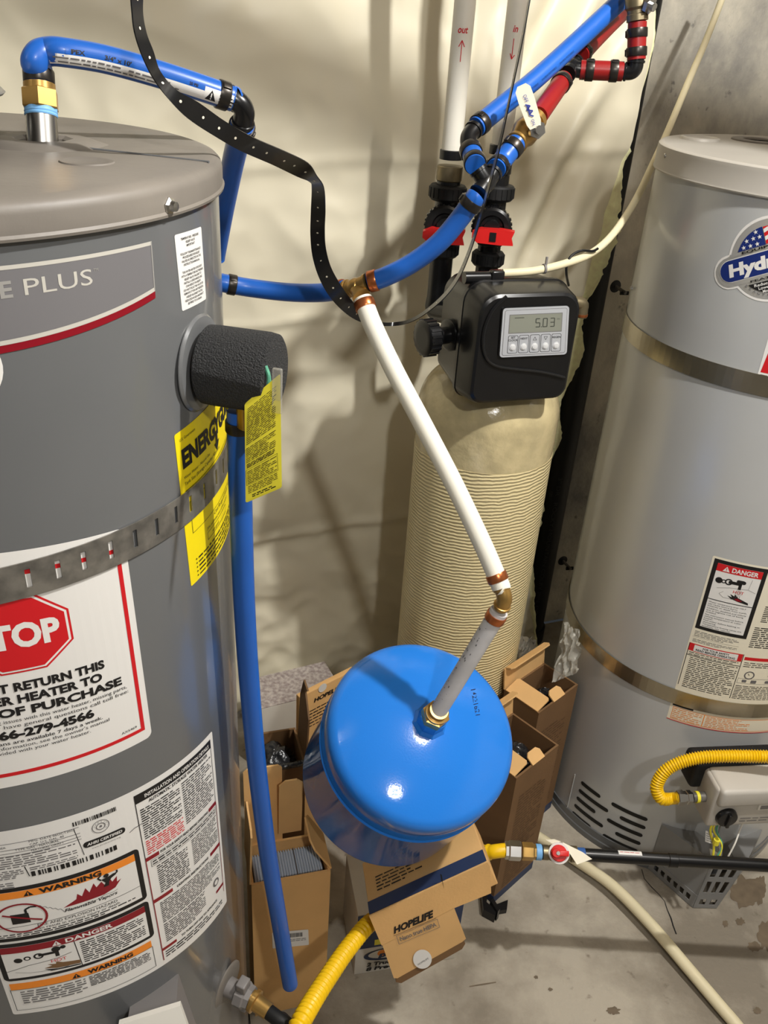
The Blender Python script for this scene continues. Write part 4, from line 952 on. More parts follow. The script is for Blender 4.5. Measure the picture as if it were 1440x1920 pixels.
def up_print(root, at, L):
    lb = Lab()
    lb.text('3/4 PEX POTABLE      3/4 PEX POTABLE      3/4 PEX POTABLE      3/4 PEX POTABLE', 40, 0, 2.6, 'pipe_print', 1, sx=1.1)
    def fm(x, y, d):
        p, t = at(x * .001); back = (CAM - p); back = (back - t * back.dot(t)).normalized(); dn = t.cross(back).normalized()
        if dn.z > 0: dn = -dn
        a = math.radians(35) - y * .001 / PR
        return p + (back * math.cos(a) + dn * math.sin(a)) * (PR + d)
    lb.build('pipe_printing', fm, root, step=8)
pipe('water_pipe', up_, 'blue_pex', 'long straight blue pipe slanting up to the right out of the picture', bands=(.008,), extra=up_print)
lo = [w3, eye(941, 302, 1.01), eye(958, 281, 1.013), eye(972, 264, 1.016)]
pipe('water_pipe', lo, 'blue_pex', 'short blue pipe between the black tee and the white handled brass valve', bands=(.008, -.012))
# brass ball valve with white lever
v0, v1 = eye(970, 266, 1.016), eye(1006, 222, 1.034); vd = nd(v0, v1); vl = (v1 - v0).length
bv = thing('ball_valve', 'brass ball valve with a white plastic lever between blue and red pipes', 'valve', v0)
m = MB(); m.rings(v0 - vd * .004, v0 + vd, [(0, .010), (.002, .0135), (.006, .0135), (.007, .012), (vl * .4, .0165), (vl * .6, .0165), (vl * .92, .012), (vl * .93, .0138), (vl + .004, .0138), (vl + .006, .010)], 'brass', 24); m.build('valve_body', bv)
vm = v0 + vd * vl * .55; sdv = nd(vm, eye(1008, 243, 1.0))
m = MB(); m.cyl(vm + sdv * .010, vm + sdv * .024, .0065, 'brass', 16); m.cyl(vm + sdv * .023, vm + sdv * .030, .0105, 'steel', 6); m.cyl(vm + sdv * .030, vm + sdv * .036, .005, 'steel', 12); m.build('stem_nut', bv, sharp=25)
h0, h1 = eye(1003, 236, .995), eye(982, 172, .985); hd = nd(h0, h1); toc = (CAM - h0).normalized(); hs = hd.cross(toc).normalized()
m = MB(); prof = [(-.002, .0065), (.004, .0085), (.03, .0095), (.042, .009), (.047, .005)]
pl = [h0 + hd * a + hs * b for a, b in prof] + [h0 + hd * a - hs * b for a, b in prof[::-1]]
m.slab(pl, -toc * .005, 'paper_warm'); hl = m.build('lever', bv)
LL = Lab(); LL.text('OFF', 4, 3.8, 4.2, 'blue_ink', 1, rot=0); LL.path([(16, 3), (20, 8), (23, 3), (27, 9), (30, 4), (34, 8)], 1.6, 'blue_ink', 1); LL.rect(18, 4, 30, 6, 'blue_ink', 1); LL.text('ON', 37, 3.8, 3.6, 'blue_ink', 1)
LL.build('lever_print', quadmap([h1 + hs * -.006 + toc * .0003, h0 + hs * -.006 + toc * .0003, h0 + hs * .006 + toc * .0003, h1 + hs * .006 + toc * .0003], 46, 12), bv)
# red pipes
r0 = eye(1009, 218, 1.036); r1 = eye(1056, 150, 1.10); tcr = eye(1071, 128, 1.118)
pipe('water_pipe', [r0, r0.lerp(r1, .5), r1], 'red_pex', 'red pipe rising from the white handled brass valve to the black tee', bands=(-.010,))
rd = eye(1088, 104, 1.14); rh0 = eye(1088, 131, 1.118)
tee('pipe_tee', tcr, [r1 - tcr, rd - tcr, rh0 - tcr], 'black_plastic', 'black tee where three red pipes meet below the top edge')
pipe('water_pipe', [rd, eye(1118, 72, 1.18), eye(1150, 40, 1.23), eye(1182, 10, 1.29), eye(1222, -28, 1.36)], 'red_pex', 'red pipe slanting up and away behind the long blue pipe', bands=(.008,))
rh1 = eye(1168, 134, 1.112); rec = eye(1190, 135, 1.108); rv0 = eye(1193, 112, 1.102)
pipe('water_pipe', [rh0, rh0.lerp(rh1, .5), rh1], 'red_pex', 'horizontal dark red pipe between the black tee and the black elbow', bands=(.012, -.012))
elbow('pipe_elbow', rec, rh1 - rec, rv0 - rec, 'black_plastic', 'black elbow between the horizontal and upright red pipes', arm=.016)
rv1 = eye(1195, 42, 1.086)
pipe('water_pipe', [rv0, rv0.lerp(rv1, .5), rv1], 'red_pex', 'short upright red pipe under the brass valve at the top edge', bands=(.009, -.012))
b0_, b1_ = eye(1195, 38, 1.085), eye(1194, -34, 1.069); bd = nd(b0_, b1_)
bv2 = thing('ball_valve', 'dull brass ball valve at the top edge above the upright red pipe', 'valve', b0_)
m = MB(); m.rings(b0_ - bd * .002, b0_ + bd, [(0, .010), (.001, .0135), (.008, .0135), (.009, .0125), (.013, .0125), (.016, .0150), (.034, .0150), (.038, .0125), (.05, .0135)], 'brass_dark', 24); m.build('valve_body', bv2)
a = b0_ + bd * .024; sx_ = nd(a, eye(1226, 14, 1.064)); m = MB(); m.cyl(a + sx_ * .010, a + sx_ * .020, .0075, 'brass_dark', 16); m.cyl(a + sx_ * .018, a + sx_ * .023, .0105, 'steel', 6); m.cyl(a + sx_ * .023, a + sx_ * .029, .005, 'steel', 10); m.build('stem_nut', bv2, sharp=25)
m = MB(); m.box(a + sx_ * .016 - bd * .012 - toc * .006, sx_ * .0025, bd * .075, toc * .012, 'steel', .0008); m.build('lever', bv2)

# blue discharge pipe hanging from the relief valve
dp = [atY(448, 768, .702), atY(449, 850, .704), atY(453, 1000, .707), atY(458, 1130, .710), atY(466, 1260, .714), atY(481, 1430, .720), atY(501, 1590, .726), atY(524, 1730, .731), atY(544, 1846, .734)]
pipe('discharge_pipe', dp, 'blue_pex', 'long blue pipe hanging open ended from the relief valve beside the dark heater', bands=(.016,), r=.0112)

# ------------------------------------------------------------------ upright pipes behind
V1 = eye(845, 300, 1.44); V2 = eye(938, 290, 1.45)
def upright(V, ztop, zbot, r, mt, name, label, cat, group=None, txt=None):
    root = thing(name, label, cat, (V.x, V.y, zbot), group)
    m = MB(); m.cyl((V.x, V.y, zbot), (V.x, V.y, ztop), r, mt, 32); m.build('tube', root); return root
zc1, zc2 = zat(V1.x, V1.y, 286), zat(V2.x, V2.y, 276)
p1 = upright(V1, 2.0, zc1, .0172, 'pvc', 'supply_pipe', 'upright white plastic pipe marked out with an up arrow', 'pipe')
p2 = upright(V2, 2.0, zc2, .0172, 'pvc', 'supply_pipe', 'upright white plastic pipe marked in with a down arrow', 'pipe')
def marker(V, root, zt, word, upw):
    lb = Lab(); lb.text(word, 0, 24, 10, 'ink_red', 1, 'c', bold=.02, shear=.2, sx=.8)
    if upw: lb.path([(0, -16), (0, 14)], 1.1, 'ink_red', 1).path([(-4.5, 5), (0, 14), (4.5, 5)], 1.3, 'ink_red', 1)
    else: lb.path([(-1, 15), (-1, -14)], 1.2, 'ink_red', 1).path([(-4, -6), (-1, -14), (3, -8)], 1.4, 'ink_red', 1)
    a0 = math.atan2(CAM.y - V.y, CAM.x - V.x) + .05
    def fm(x, y, d):
        t = a0 + x * .001 / .0172; return Vector((V.x + math.cos(t) * (.0172 + d), V.y + math.sin(t) * (.0172 + d), zt + y * .001))
    lb.build('marker_writing', fm, root, step=2)
marker(V1, p1, zat(V1.x, V1.y, 94), 'out', True); marker(V2, p2, zat(V2.x, V2.y, 92), 'in', False)

# ------------------------------------------------------------------ water filter: wound tank, valve head, bypass valves
FC = Vector((.177, 1.45, 0)); FR = .129
wf = thing('water_filter', 'tall cream fibreglass filter tank with a black digital control head', 'water filter', FC)
m = MB(); pr = [(.05, FR - .03), (.05, FR - .004), (.07, FR)]
for k in range(14): pr.append((.07 + (.872 - .07) * (k + 1) / 14, FR))
m.rings(FC, FC + up, pr, 'fibre_tank', 96, caps=True); m.build('tank', wf, sharp=60)
m = MB(); pr = [(.872, FR - .0004)] + [(.94 + .085 * math.sin(t), .04 + (FR - .04) * math.cos(t) ** .8 if math.cos(t) > 1e-6 else .04) for t in [PI / 2 * k / 16 for k in range(17)]]
m.rings(FC, FC + up, pr, 'fibre_dome', 96, caps=True); m.rings(FC, FC + up, [(.99, .052), (1.04, .052)], 'black_plastic', 40); m.build('tank_dome', wf, sharp=60)
m = MB(); m.rings(FC, FC + up, [(0, FR + .004), (.05, FR + .004), (.07, FR + .001)], 'black_matte', 64); m.build('tank_foot', wf)
HY = math.radians(19); hx = Vector((math.cos(HY), math.sin(HY), 0)); hn = Vector((math.sin(HY), -math.cos(HY), 0))
hp0 = FC + hn * .155 + up * 1.0      # point on the front cover plane
def hpt(px, py, d=0): return onplane(px, py, hp0 + hn * d, hn)
HEAD = []
cor = [hpt(890, 764), hpt(1078, 750), hpt(1085, 540), hpt(882, 550)]
cen = (cor[0] + cor[1] + cor[2] + cor[3]) / 4; hw = ((cor[1] - cor[0]).dot(hx) + (cor[2] - cor[3]).dot(hx)) / 2; hh = ((cor[3].z - cor[0].z) + (cor[2].z - cor[1].z)) / 2
def hp(a, b, d): return cen + hx * (a * hw / 2) + up * (b * hh / 2) + hn * d
def rsect(a, b, rc, d, n=6, bot=1.0):
    pts = []
    for cx, cy, a0 in ((1, -1, -90), (1, 1, 0), (-1, 1, 90), (-1, -1, 180)):
        for k in range(n + 1):
            t = math.radians(a0 + 90 * k / n); r_ = rc * (1.25 if cy > 0 else .8)
            pts.append(cen + hx * (cx * (a - r_) + r_ * math.cos(t)) + up * (cy * (b - r_) + r_ * math.sin(t)) + hn * d)
    return pts
secs = [(hw / 2 * .96, hh / 2 * .90, .026, -.150), (hw / 2 * 1.0, hh / 2 * 1.0, .026, -.062), (hw / 2 * 1.0, hh / 2 * 1.0, .026, -.0605), (hw / 2 * 1.03, hh / 2 * 1.03, .027, -.060), (hw / 2 * 1.03, hh / 2 * 1.03, .027, -.052), (hw / 2 * 1.015, hh / 2 * 1.01, .026, -.050), (hw / 2 * .97, hh / 2 * .965, .026, -.010), (hw / 2 * .945, hh / 2 * .94, .026, -.003), (hw / 2 * .90, hh / 2 * .895, .024, 0)]
m = MB(); vs = []; n_ = 28
for a, b, rc, d in secs: vs += rsect(a, b, rc, d)
fs = [[i * n_ + k, i * n_ + (k + 1) % n_, (i + 1) * n_ + (k + 1) % n_, (i + 1) * n_ + k] for i in range(len(secs) - 1) for k in range(n_)]
fs += [list(range(n_))[::-1], [(len(secs) - 1) * n_ + k for k in range(n_)]]
m.add(vs, fs, 'black_plastic'); ch = m.build('control_head', wf, sharp=28)
# raised swoosh rib on the cover
sw = [hpt(a, b, .001) for a, b in ((950, 556), (926, 578), (910, 610), (905, 645), (912, 672), (930, 686), (965, 692), (1010, 697), (1040, 703), (1058, 708))]
m = MB(); m.tube(sw, .0030, 'black_plastic', 10, smooth=6); m.build('cover_rib', ch)
# display
dq = [hpt(936, 670, .0025), hpt(1062, 664, .0025), hpt(1067, 573, .0025), hpt(943, 578, .0025)]
m = MB(); 
fm0 = quadmap(dq, 100, 78)
def rr(x0, y0, x1, y1, r, d):
    pts = []
    for cx, cy, a0 in ((x1 - r, y0 + r, -90), (x1 - r, y1 - r, 0), (x0 + r, y1 - r, 90), (x0 + r, y0 + r, 180)):
        for k in range(5):
            a = math.radians(a0 + 22.5 * k); pts.append(fm0(cx + r * math.cos(a), cy + r * math.sin(a), d))
    return pts
m.slab(rr(-1.5, -1.5, 101.5, 79.5, 6, -.004), hn * .0042, 'black_plastic'); m.slab(rr(0, 0, 100, 78, 5, 0), hn * .0012, 'panel_silver'); dpn = m.build('display_panel', ch)
LL = Lab(); LL.rrect(3, 3, 97, 75, 3, 'ink_grey', 1); LL.rrect(3.6, 3.6, 96.4, 74.4, 2.6, 'panel_silver', 2); LL.rect(10, 38, 90, 68, 'ink_grey', 3); LL.rect(11, 39, 89, 67, 'lcd', 4)
SEG = {'5': 'afgcd', '0': 'abcdef', '3': 'abgcd'}
def seg7(chs, x, y, w_, h_, t):
    for s_ in SEG[chs]:
        q = {'a': (x, y + h_, x + w_, y + h_), 'd': (x, y, x + w_, y), 'g': (x, y + h_ / 2, x + w_, y + h_ / 2), 'f': (x, y + h_ / 2, x, y + h_), 'b': (x + w_, y + h_ / 2, x + w_, y + h_), 'e': (x, y, x, y + h_ / 2), 'c': (x + w_, y, x + w_, y + h_ / 2)}[s_]
        LL.line(*q, t, 'lcd_ink', 5)
seg7('5', 50, 47, 6, 13, 1.5); seg7('0', 61, 47, 6, 13, 1.5); seg7('3', 72, 47, 6, 13, 1.5); LL.rect(58.2, 46.4, 59.6, 47.8, 'lcd_ink', 5); LL.text('PM', 82, 57, 2.6, 'lcd_ink', 5); LL.rect(18, 62, 32, 63.2, 'lcd_ink', 5)
for k, t in enumerate(('SET', 'NEXT', '', '', 'REGEN')):
    x = 10.5 + k * 16.2; LL.rrect(x - .2, 6, x + 14.6, 35, 2.4, 'ink', 3); LL.rrect(x + .5, 6.7, x + 13.9, 34.3, 1.9, 'panel_silver', 4)
    if t == 'SET': LL.text('SET', x + 7.2, 30.2, 3.0, 'ink', 5, 'c', bold=.03); LL.text('CLOCK', x + 7.2, 26, 3.0, 'ink', 5, 'c', bold=.03)
    elif t: LL.text(t, x + 7.2, 28, 3.0, 'ink', 5, 'c', bold=.03)
    else:
        u_ = 1 if k == 2 else -1; LL.path([(x + 4.6, 28.5 - 2.6 * u_), (x + 9.8, 28.5 - 2.6 * u_), (x + 7.2, 28.5 + 2.8 * u_), (x + 4.6, 28.5 - 2.6 * u_)], .6, 'ink', 5)
LL.build('display_print', fm0, ch, base=.0014, lay=.00008)
for k in range(5):
    a = fm0(10.5 + k * 16.2 + 7.2, 16, .0014); m = MB(); m.rings(a, a + hn, [(0, .0056), (.0012, .0054), (.0012, .0042), (.0022, .0038), (.0026, .001)], 'button', 20); m.build('button', ch)
# yoke, drain elbow, side knob, cable clamp
bk = cen - hn * .12
m = MB(); m.cyl(Vector((FC.x, FC.y, .99)), Vector((FC.x, FC.y, cen.z + hh * .3)), .062, 'black_matte', 32); 
for V, zb in ((V1, zat(V1.x, V1.y, 580)), (V2, zat(V2.x, V2.y, 540))):
    m.tube([Vector((V.x, V.y, zat(V.x, V.y, 470))), Vector((V.x, V.y, zb + .03)), Vector((V.x, V.y, zb)), Vector((V.x, V.y, zb)).lerp(bk, .3), bk], .0205, 'black_plastic', 24, smooth=6)
m.build('yoke', wf)
kc = eye(803, 633, 1.37); kd = (hx + Vector((0, .25, 0))).normalized()
m = MB(); m.cyl(kc, kc + kd * .05, .014, 'black_plastic', 20); 
m.rings(kc - kd * .012, kc + kd, [(0, .016), (0, .026), (.002, .029), (.020, .029), (.024, .025), (.03, .018)], 'black_plastic', 36)
for k in range(18):
    a = 2 * PI * k / 18; nn = kd.orthogonal().normalized(); bb = kd.cross(nn); q = nn * math.cos(a) + bb * math.sin(a); m.box(kc - kd * .0095 + q * .0285 - kd.cross(q) * .002, kd * .018, kd.cross(q) * .004, q * .002, 'black_plastic')
m.rings(kc + kd * .036, kc + kd, [(0, .022), (.002, .026), (.014, .026), (.016, .022)], 'black_plastic', 30); m.build('brine_knob', wf)
m = MB(); a = eye(1087, 568, 1.42); m.tube([a - hx * .05, a, a + hx * .006 - up * .012, a + hx * .006 - up * .024], .0105, 'brass_dark', 18, smooth=5); m.rings(a + hx * .006 - up * .018, a + hx * .006 - up, [(0, .0115), (.004, .0115)], 'copper', 20); m.build('drain_elbow', wf)
m = MB(); a = eye(910, 520, 1.33); m.tube([a - hx * .036, a, a + hx * .02], .0095, 'black_plastic', 14); m.box(a + hx * .006 - up * .012 - hn * .004, hx * .022, hn * .016, up * .024, 'black_plastic', .003); m.build('tube_fitting', wf)
# bypass valves
for V, ys, whl in ((V1, (290, 308, 316, 345, 379, 416, 452, 478), 432), (V2, (280, 298, 303, 345, 379, 420, 470, 498), 432)):
    zz = [zat(V.x, V.y, y) for y in ys]; P = lambda z: Vector((V.x, V.y, z)); toV = Vector((CAM.x - V.x, CAM.y - V.y, 0)).normalized()
    m = MB(); m.rings(P(zz[0] + .008), P(-9), [(0, .0178), (.001, .0196), (zz[0] - zz[1] + .0, .0196), (zz[0] - zz[1], .0178)], 'black_plastic', 28); m.build('pipe_collar', wf)
    m = MB(); m.rings(P(zz[1] - .002), P(-9), [(0, .021), (.001, .0222), (zz[1] - zz[2] + .006, .0222), (zz[1] - zz[2] + .016, .0222), (zz[1] - zz[2] + .018, .0205)], 'brass_dark' if V is V1 else 'black_plastic', 30); m.build('union_ring', wf)
    m = MB(); m.cyl(P(zz[2]), P(zz[4] - .02), .0205, 'black_plastic', 28); m.rings(P(zz[3]), P(-9), [(0, .022), (.001, .029), (.004, .0315), (.022, .0315), (.026, .028), (.028, .02)], 'black_matte', 40)
    for k in range(20):
        a = 2 * PI * k / 20; q = Vector((math.cos(a), math.sin(a), 0)); tq_ = Vector((-q.y, q.x, 0)); m.box(P(zz[3] - .021) + q * .0305 - tq_ * .002, tq_ * .004, q * .0022, up * .016, 'black_matte')
    m.build('union_nut', wf, sharp=30)
    z0 = zz[5]; c = P(z0)
    m = MB(); m.rings(c - toV * .03, c + toV, [(0, .026), (.01, .030), (.05, .030), (.052, .034), (.068, .034), (.071, .030), (.071, .022), (.066, .019), (.066, .001)], 'black_plastic', 44)
    for k in range(26):
        a = 2 * PI * k / 26; s_ = Vector((-toV.y, toV.x, 0)); q = s_ * math.cos(a) + up * math.sin(a); t2 = toV.cross(q); m.box(c + toV * .023 + q * .0335 - t2 * .0016, toV * .014, t2 * .0032, q * .0022, 'black_plastic')
    m.cyl(c + toV * .036, c + toV * .047, .014, 'black_plastic', 24); vb = m.build('valve_body', wf, sharp=30)
    s_ = Vector((-toV.y, toV.x, 0)); hc_ = P(zat(V.x, V.y, whl - 2)) + toV * .040 
    if V is V2: hc_ = P(zat(V.x, V.y, whl - 2)) + toV * .044 + s_ * .004
    out = [(-.036, -.005), (-.026, -.0125), (.014, -.0135), (.036, -.0125), (.032, -.001), (.036, .0105), (.014, .0125), (-.022, .0115), (-.036, .005)]
    pts = [hc_ + s_ * a + up * b for a, b in out]
    m = MB(); m.slab(pts, toV * .018, 'red_handle'); m.box(hc_ - s_ * .0055 - up * .008 + toV * .0182, s_ * .011, up * .015, toV * .0012, 'abs'); m.build('red_handle', wf)
    m = MB(); m.cyl(P(zz[5] - .02), P(zz[7] - .03), .0205, 'black_plastic', 28); m.rings(P(zz[6] + .0), P(-9), [(0, .022), (.001, .026), (.004, .0285), (.022, .0285), (.026, .025), (.028, .02)], 'black_matte', 40)
    for k in range(20):
        a = 2 * PI * k / 20; q = Vector((math.cos(a), math.sin(a), 0)); tq_ = Vector((-q.y, q.x, 0)); m.box(P(zz[6] - .021) + q * .0275 - tq_ * .002, tq_ * .004, q * .0022, up * .016, 'black_matte')
    m.build('union_nut', wf, sharp=30)

# black drain stack against the concrete
q0 = onplane(1020, 1000, wall_pt(0, 0, -CO + .054), WN); AX = Vector((q0.x, q0.y, 0)); AR = .0445
ab = thing('drain_stack', 'thick black upright drain pipe standing between the blanket edge and the concrete', 'drain pipe', AX)
m = MB(); m.cyl(AX, AX + up * 2.48, AR, 'abs', 48); m.build('tube', ab)
m = MB(); z_ = zat(AX.x, AX.y, 1175); m.rings(AX + up * (z_ - .05), AX + up * 3, [(0, AR + .001), (.0, AR + .006), (.06, AR + .006), (.06, AR + .001)], 'abs', 48); m.build('coupling', ab)
a0 = math.atan2(CAM.y - AX.y, CAM.x - AX.x) + .25; zt = zat(AX.x + .02, AX.y - .04, 895)
lb = Lab(); lb.text('3" DR   ROCKY MOUNTAIN COLBY PIPE CO', 0, 0, 11, 'abs_ink', 1, sx=1.0, width=440); lb.text('ABS', 40, -15, 8, 'abs_ink', 1)
def fm(x, y, d):
    t = a0 + y * .001 / AR; return Vector((AX.x + math.cos(t) * (AR + d), AX.y + math.sin(t) * (AR + d), zt - x * .001))
lb.build('pipe_lettering', fm, ab, ystep=2)

# ------------------------------------------------------------------ hanging perforated strap
hsr = [  # two edges of the band, pixel and distance
 ((243, -30, .66), (270, -30, .675)), ((247, 20, .665), (267, 20, .68)), ((252, 60, .67), (274, 62, .685)), ((266, 104, .68), (287, 96, .69)), ((288, 148, .69), (300, 134, .70)), ((318, 188, .70), (330, 168, .70)), ((352, 222, .715), (372, 192, .715)), ((400, 254, .74), (420, 226, .74)), ((450, 282, .77), (476, 258, .765)), ((510, 308, .81), (535, 284, .80)), ((556, 330, .85), (578, 306, .83)), ((580, 340, .875), (594, 330, .85)), ((585, 352, .89), (607, 352, .87)), ((583, 400, .92), (610, 395, .905)), ((582, 440, .95), (609, 432, .94)), ((586, 480, .98), (611, 466, .965)), ((598, 520, 1.0), (621, 502, .99)), ((618, 556, 1.02), (640, 536, 1.01)), ((645, 585, 1.05), (662, 566, 1.05)), ((672, 602, 1.085), (684, 588, 1.085)), ((705, 610, 1.11), (712, 603, 1.11)), ((740, 611, 1.12), (742, 604, 1.12)), ((770, 604, 1.10), (768, 599, 1.105)), ((800, 587, 1.07), (797, 582, 1.08)), ((835, 557, 1.03), (831, 552, 1.045)), ((862, 520, 1.0), (857, 517, 1.015)), ((883, 470, .97), (878, 469, .985)), ((902, 410, .94), (898, 409, .955)), ((920, 345, .91), (916, 344, .925)), ((938, 275, .885), (934, 274, .90)), ((955, 195, .86), (952, 195, .875)), ((972, 115, .84), (969, 114, .855)), ((985, 50, .825), (982, 50, .84)), ((999, -30, .81), (996, -30, .825))]
A_ = spline([eye(*a) for a, b in hsr], 5); B_ = spline([eye(*b) for a, b in hsr], 5)
hs_ = thing('hanger_strap', 'black perforated plastic hanger strap drooping in a long loop in front of the pipes', 'strap', (A_[60] + B_[60]) / 2)
m = MB(); n_ = len(A_)
Ls = [0]
for i in range(1, n_): Ls.append(Ls[-1] + ((A_[i] + B_[i]) / 2 - (A_[i - 1] + B_[i - 1]) / 2).length)
vs = []; fs = []; th = .0011
for i in range(n_):
    t = ((A_[min(i + 1, n_ - 1)] + B_[min(i + 1, n_ - 1)]) - (A_[max(0, i - 1)] + B_[max(0, i - 1)])).normalized(); nn = t.cross((B_[i] - A_[i]).normalized()).normalized() * th / 2
    vs += [A_[i] - nn, B_[i] - nn, B_[i] + nn, A_[i] + nn]
for i in range(n_ - 1):
    for k in range(4): fs.append([i * 4 + k, i * 4 + (k + 1) % 4, (i + 1) * 4 + (k + 1) % 4, (i + 1) * 4 + k])
fs += [[0, 1, 2, 3], [(n_ - 1) * 4 + k for k in (3, 2, 1, 0)]]
m.add(vs, fs, 'black_plastic'); s_ = .01
while s_ < Ls[-1]:
    i = min(range(n_), key=lambda j: abs(Ls[j] - s_)); c = (A_[i] + B_[i]) / 2; t = ((A_[min(i + 1, n_ - 1)] + B_[min(i + 1, n_ - 1)]) - (A_[max(0, i - 1)] + B_[max(0, i - 1)])).normalized(); sd_ = (B_[i] - A_[i]).normalized(); nn = t.cross(sd_).normalized()
    if (B_[i] - A_[i]).length > .010:
        for sg in (1, -1): m.rings(c + nn * sg * (th / 2 - .0001), c + nn * sg, [(0, .0012), (.0002, .0012)], 'paper_warm', 10)
    s_ += .021
m.build('band', hs_, sharp=50)

# cream drain tube from the filter head, black cord tied to it
ct = [eye(942, 512, 1.335), eye(1000, 508, 1.35), eye(1060, 494, 1.37), eye(1110, 474, 1.40), eye(1150, 438, 1.44), eye(1190, 378, 1.50), eye(1222, 312, 1.56), eye(1252, 246, 1.60), eye(1290, 155, 1.62), eye(1326, 70, 1.63), eye(1370, -45, 1.64)]
tr = thing('drain_tube', 'thin cream plastic tube rising from the filter head behind the silver heater', 'tube', ct[4])
m = MB(); m.tube(ct, .0063, 'cream_pex', 18, smooth=12); m.build('tube', tr)
m = MB(); a = eye(1020, 504, 1.355); m.rings(a - hx * .002, a + hx, [(0, .0066), (.0005, .0078), (.004, .0078), (.0045, .0066)], 'grey_plastic', 18); m.box(a + up * .005, hx * .003, hn * .003, up * .014, 'grey_plastic'); m.build('cable_tie', tr)
pc = [eye(1121, 466, 1.39), eye(1110, 471, 1.385), eye(1090, 470, 1.375), eye(1072, 479, 1.37), eye(1063, 496, 1.37), eye(1062, 515, 1.38), eye(1066, 535, 1.42)]
m = MB(); m.tube(pc, .0022, 'black_plastic', 8, smooth=8); one(m, 'power_cord', 'thin black cord looping from the cream tube to the back of the filter head', 'cord')

# ------------------------------------------------------------------ blue expansion tank
AP = Vector((.0835, .8804, .7046)); AA = Vector((.2066, -.3973, .8941)).normalized()
TR_, CAPH, FIL, HT, GRV = .1462, .0255, .0215, .280, .0863
RC_ = TR_ - FIL; SPH = (RC_ ** 2 + CAPH ** 2) / (2 * CAPH); TH0 = math.asin(RC_ / SPH)
def dome_prof():
    out = []
    for k in range(11):
        r = max(.0008, RC_ * k / 10); out.append((SPH - math.sqrt(SPH * SPH - r * r), r))
    for k in range(1, 11):
        t = TH0 + (PI / 2 - TH0) * k / 10; out.append((CAPH + FIL * math.cos(TH0) - FIL * math.cos(t), RC_ - FIL * math.sin(TH0) + FIL * math.sin(t)))
    return out
DP = dome_prof(); RE = DP[-1][1]
et = thing('expansion_tank', 'round glossy blue pressure tank tilted on the cartons with the white pipe on top', 'tank', AP - AA * HT)
gy_ = HT - GRV
prof = [(d, r) for d, r in DP] + [(gy_ - .006, RE), (gy_ - .003, RE + .0013), (gy_, RE - .0024), (gy_ + .003, RE - .0002)] + [(HT - d, r) for d, r in DP[::-1]]
bot = AP - AA * HT
m = MB(); m.rings(bot, AP, prof, 'blue_tank', 128); m.build('shell', et, sharp=60)
m = MB(); m.rings(AP - AA * .004, AP + AA, [(0, .026), (.004, .025), (.009, .021), (.022, .0195), (.024, .017)], 'blue_tank', 8, start=.2); m.build('nozzle_boss', et, sharp=20)
m = MB(); m.rings(AP + AA * .018, AP + AA, [(0, .017), (.001, .0195), (.013, .0195), (.014, .017)], 'brass', 6); m.rings(AP + AA * .030, AP + AA, [(0, .0165), (.006, .0165), (.007, .013), (.014, .013)], 'brass', 28); m.build('brass_adapter', et, sharp=20)
# number stamped on the dome
pt = [eye(883, 1293, 1.2), eye(890, 1342, 1.2)]
def dome_hit(px, py):
    r = ray(px, py); t = .9
    for _ in range(900):
        p = CAM + r * t; v = p - bot; h = v.dot(AA); rad = (v - AA * h).length; dd_ = HT - h; lim = RE
        for (d0, q0_), (d1, q1_) in zip(DP, DP[1:]):
            if d0 <= dd_ <= d1: lim = q0_ + (q1_ - q0_) * (dd_ - d0) / max(1e-6, d1 - d0)
        if 0 < h < HT and rad <= lim: return p
        t += .0006
    return p
lb = Lab(); lb.text('14221621', 0, 0, 9, 'tank_ink', 1, bold=.015, sx=.9, width=49)
def fm(x, y, d):
    px, py = 883 + 9 * x / 49, 1293 + x; p = dome_hit(px + y * .97, py - y * .2); return p + (CAM - p).normalized() * .0004
lb.build('stamped_number', fm, et, step=4)

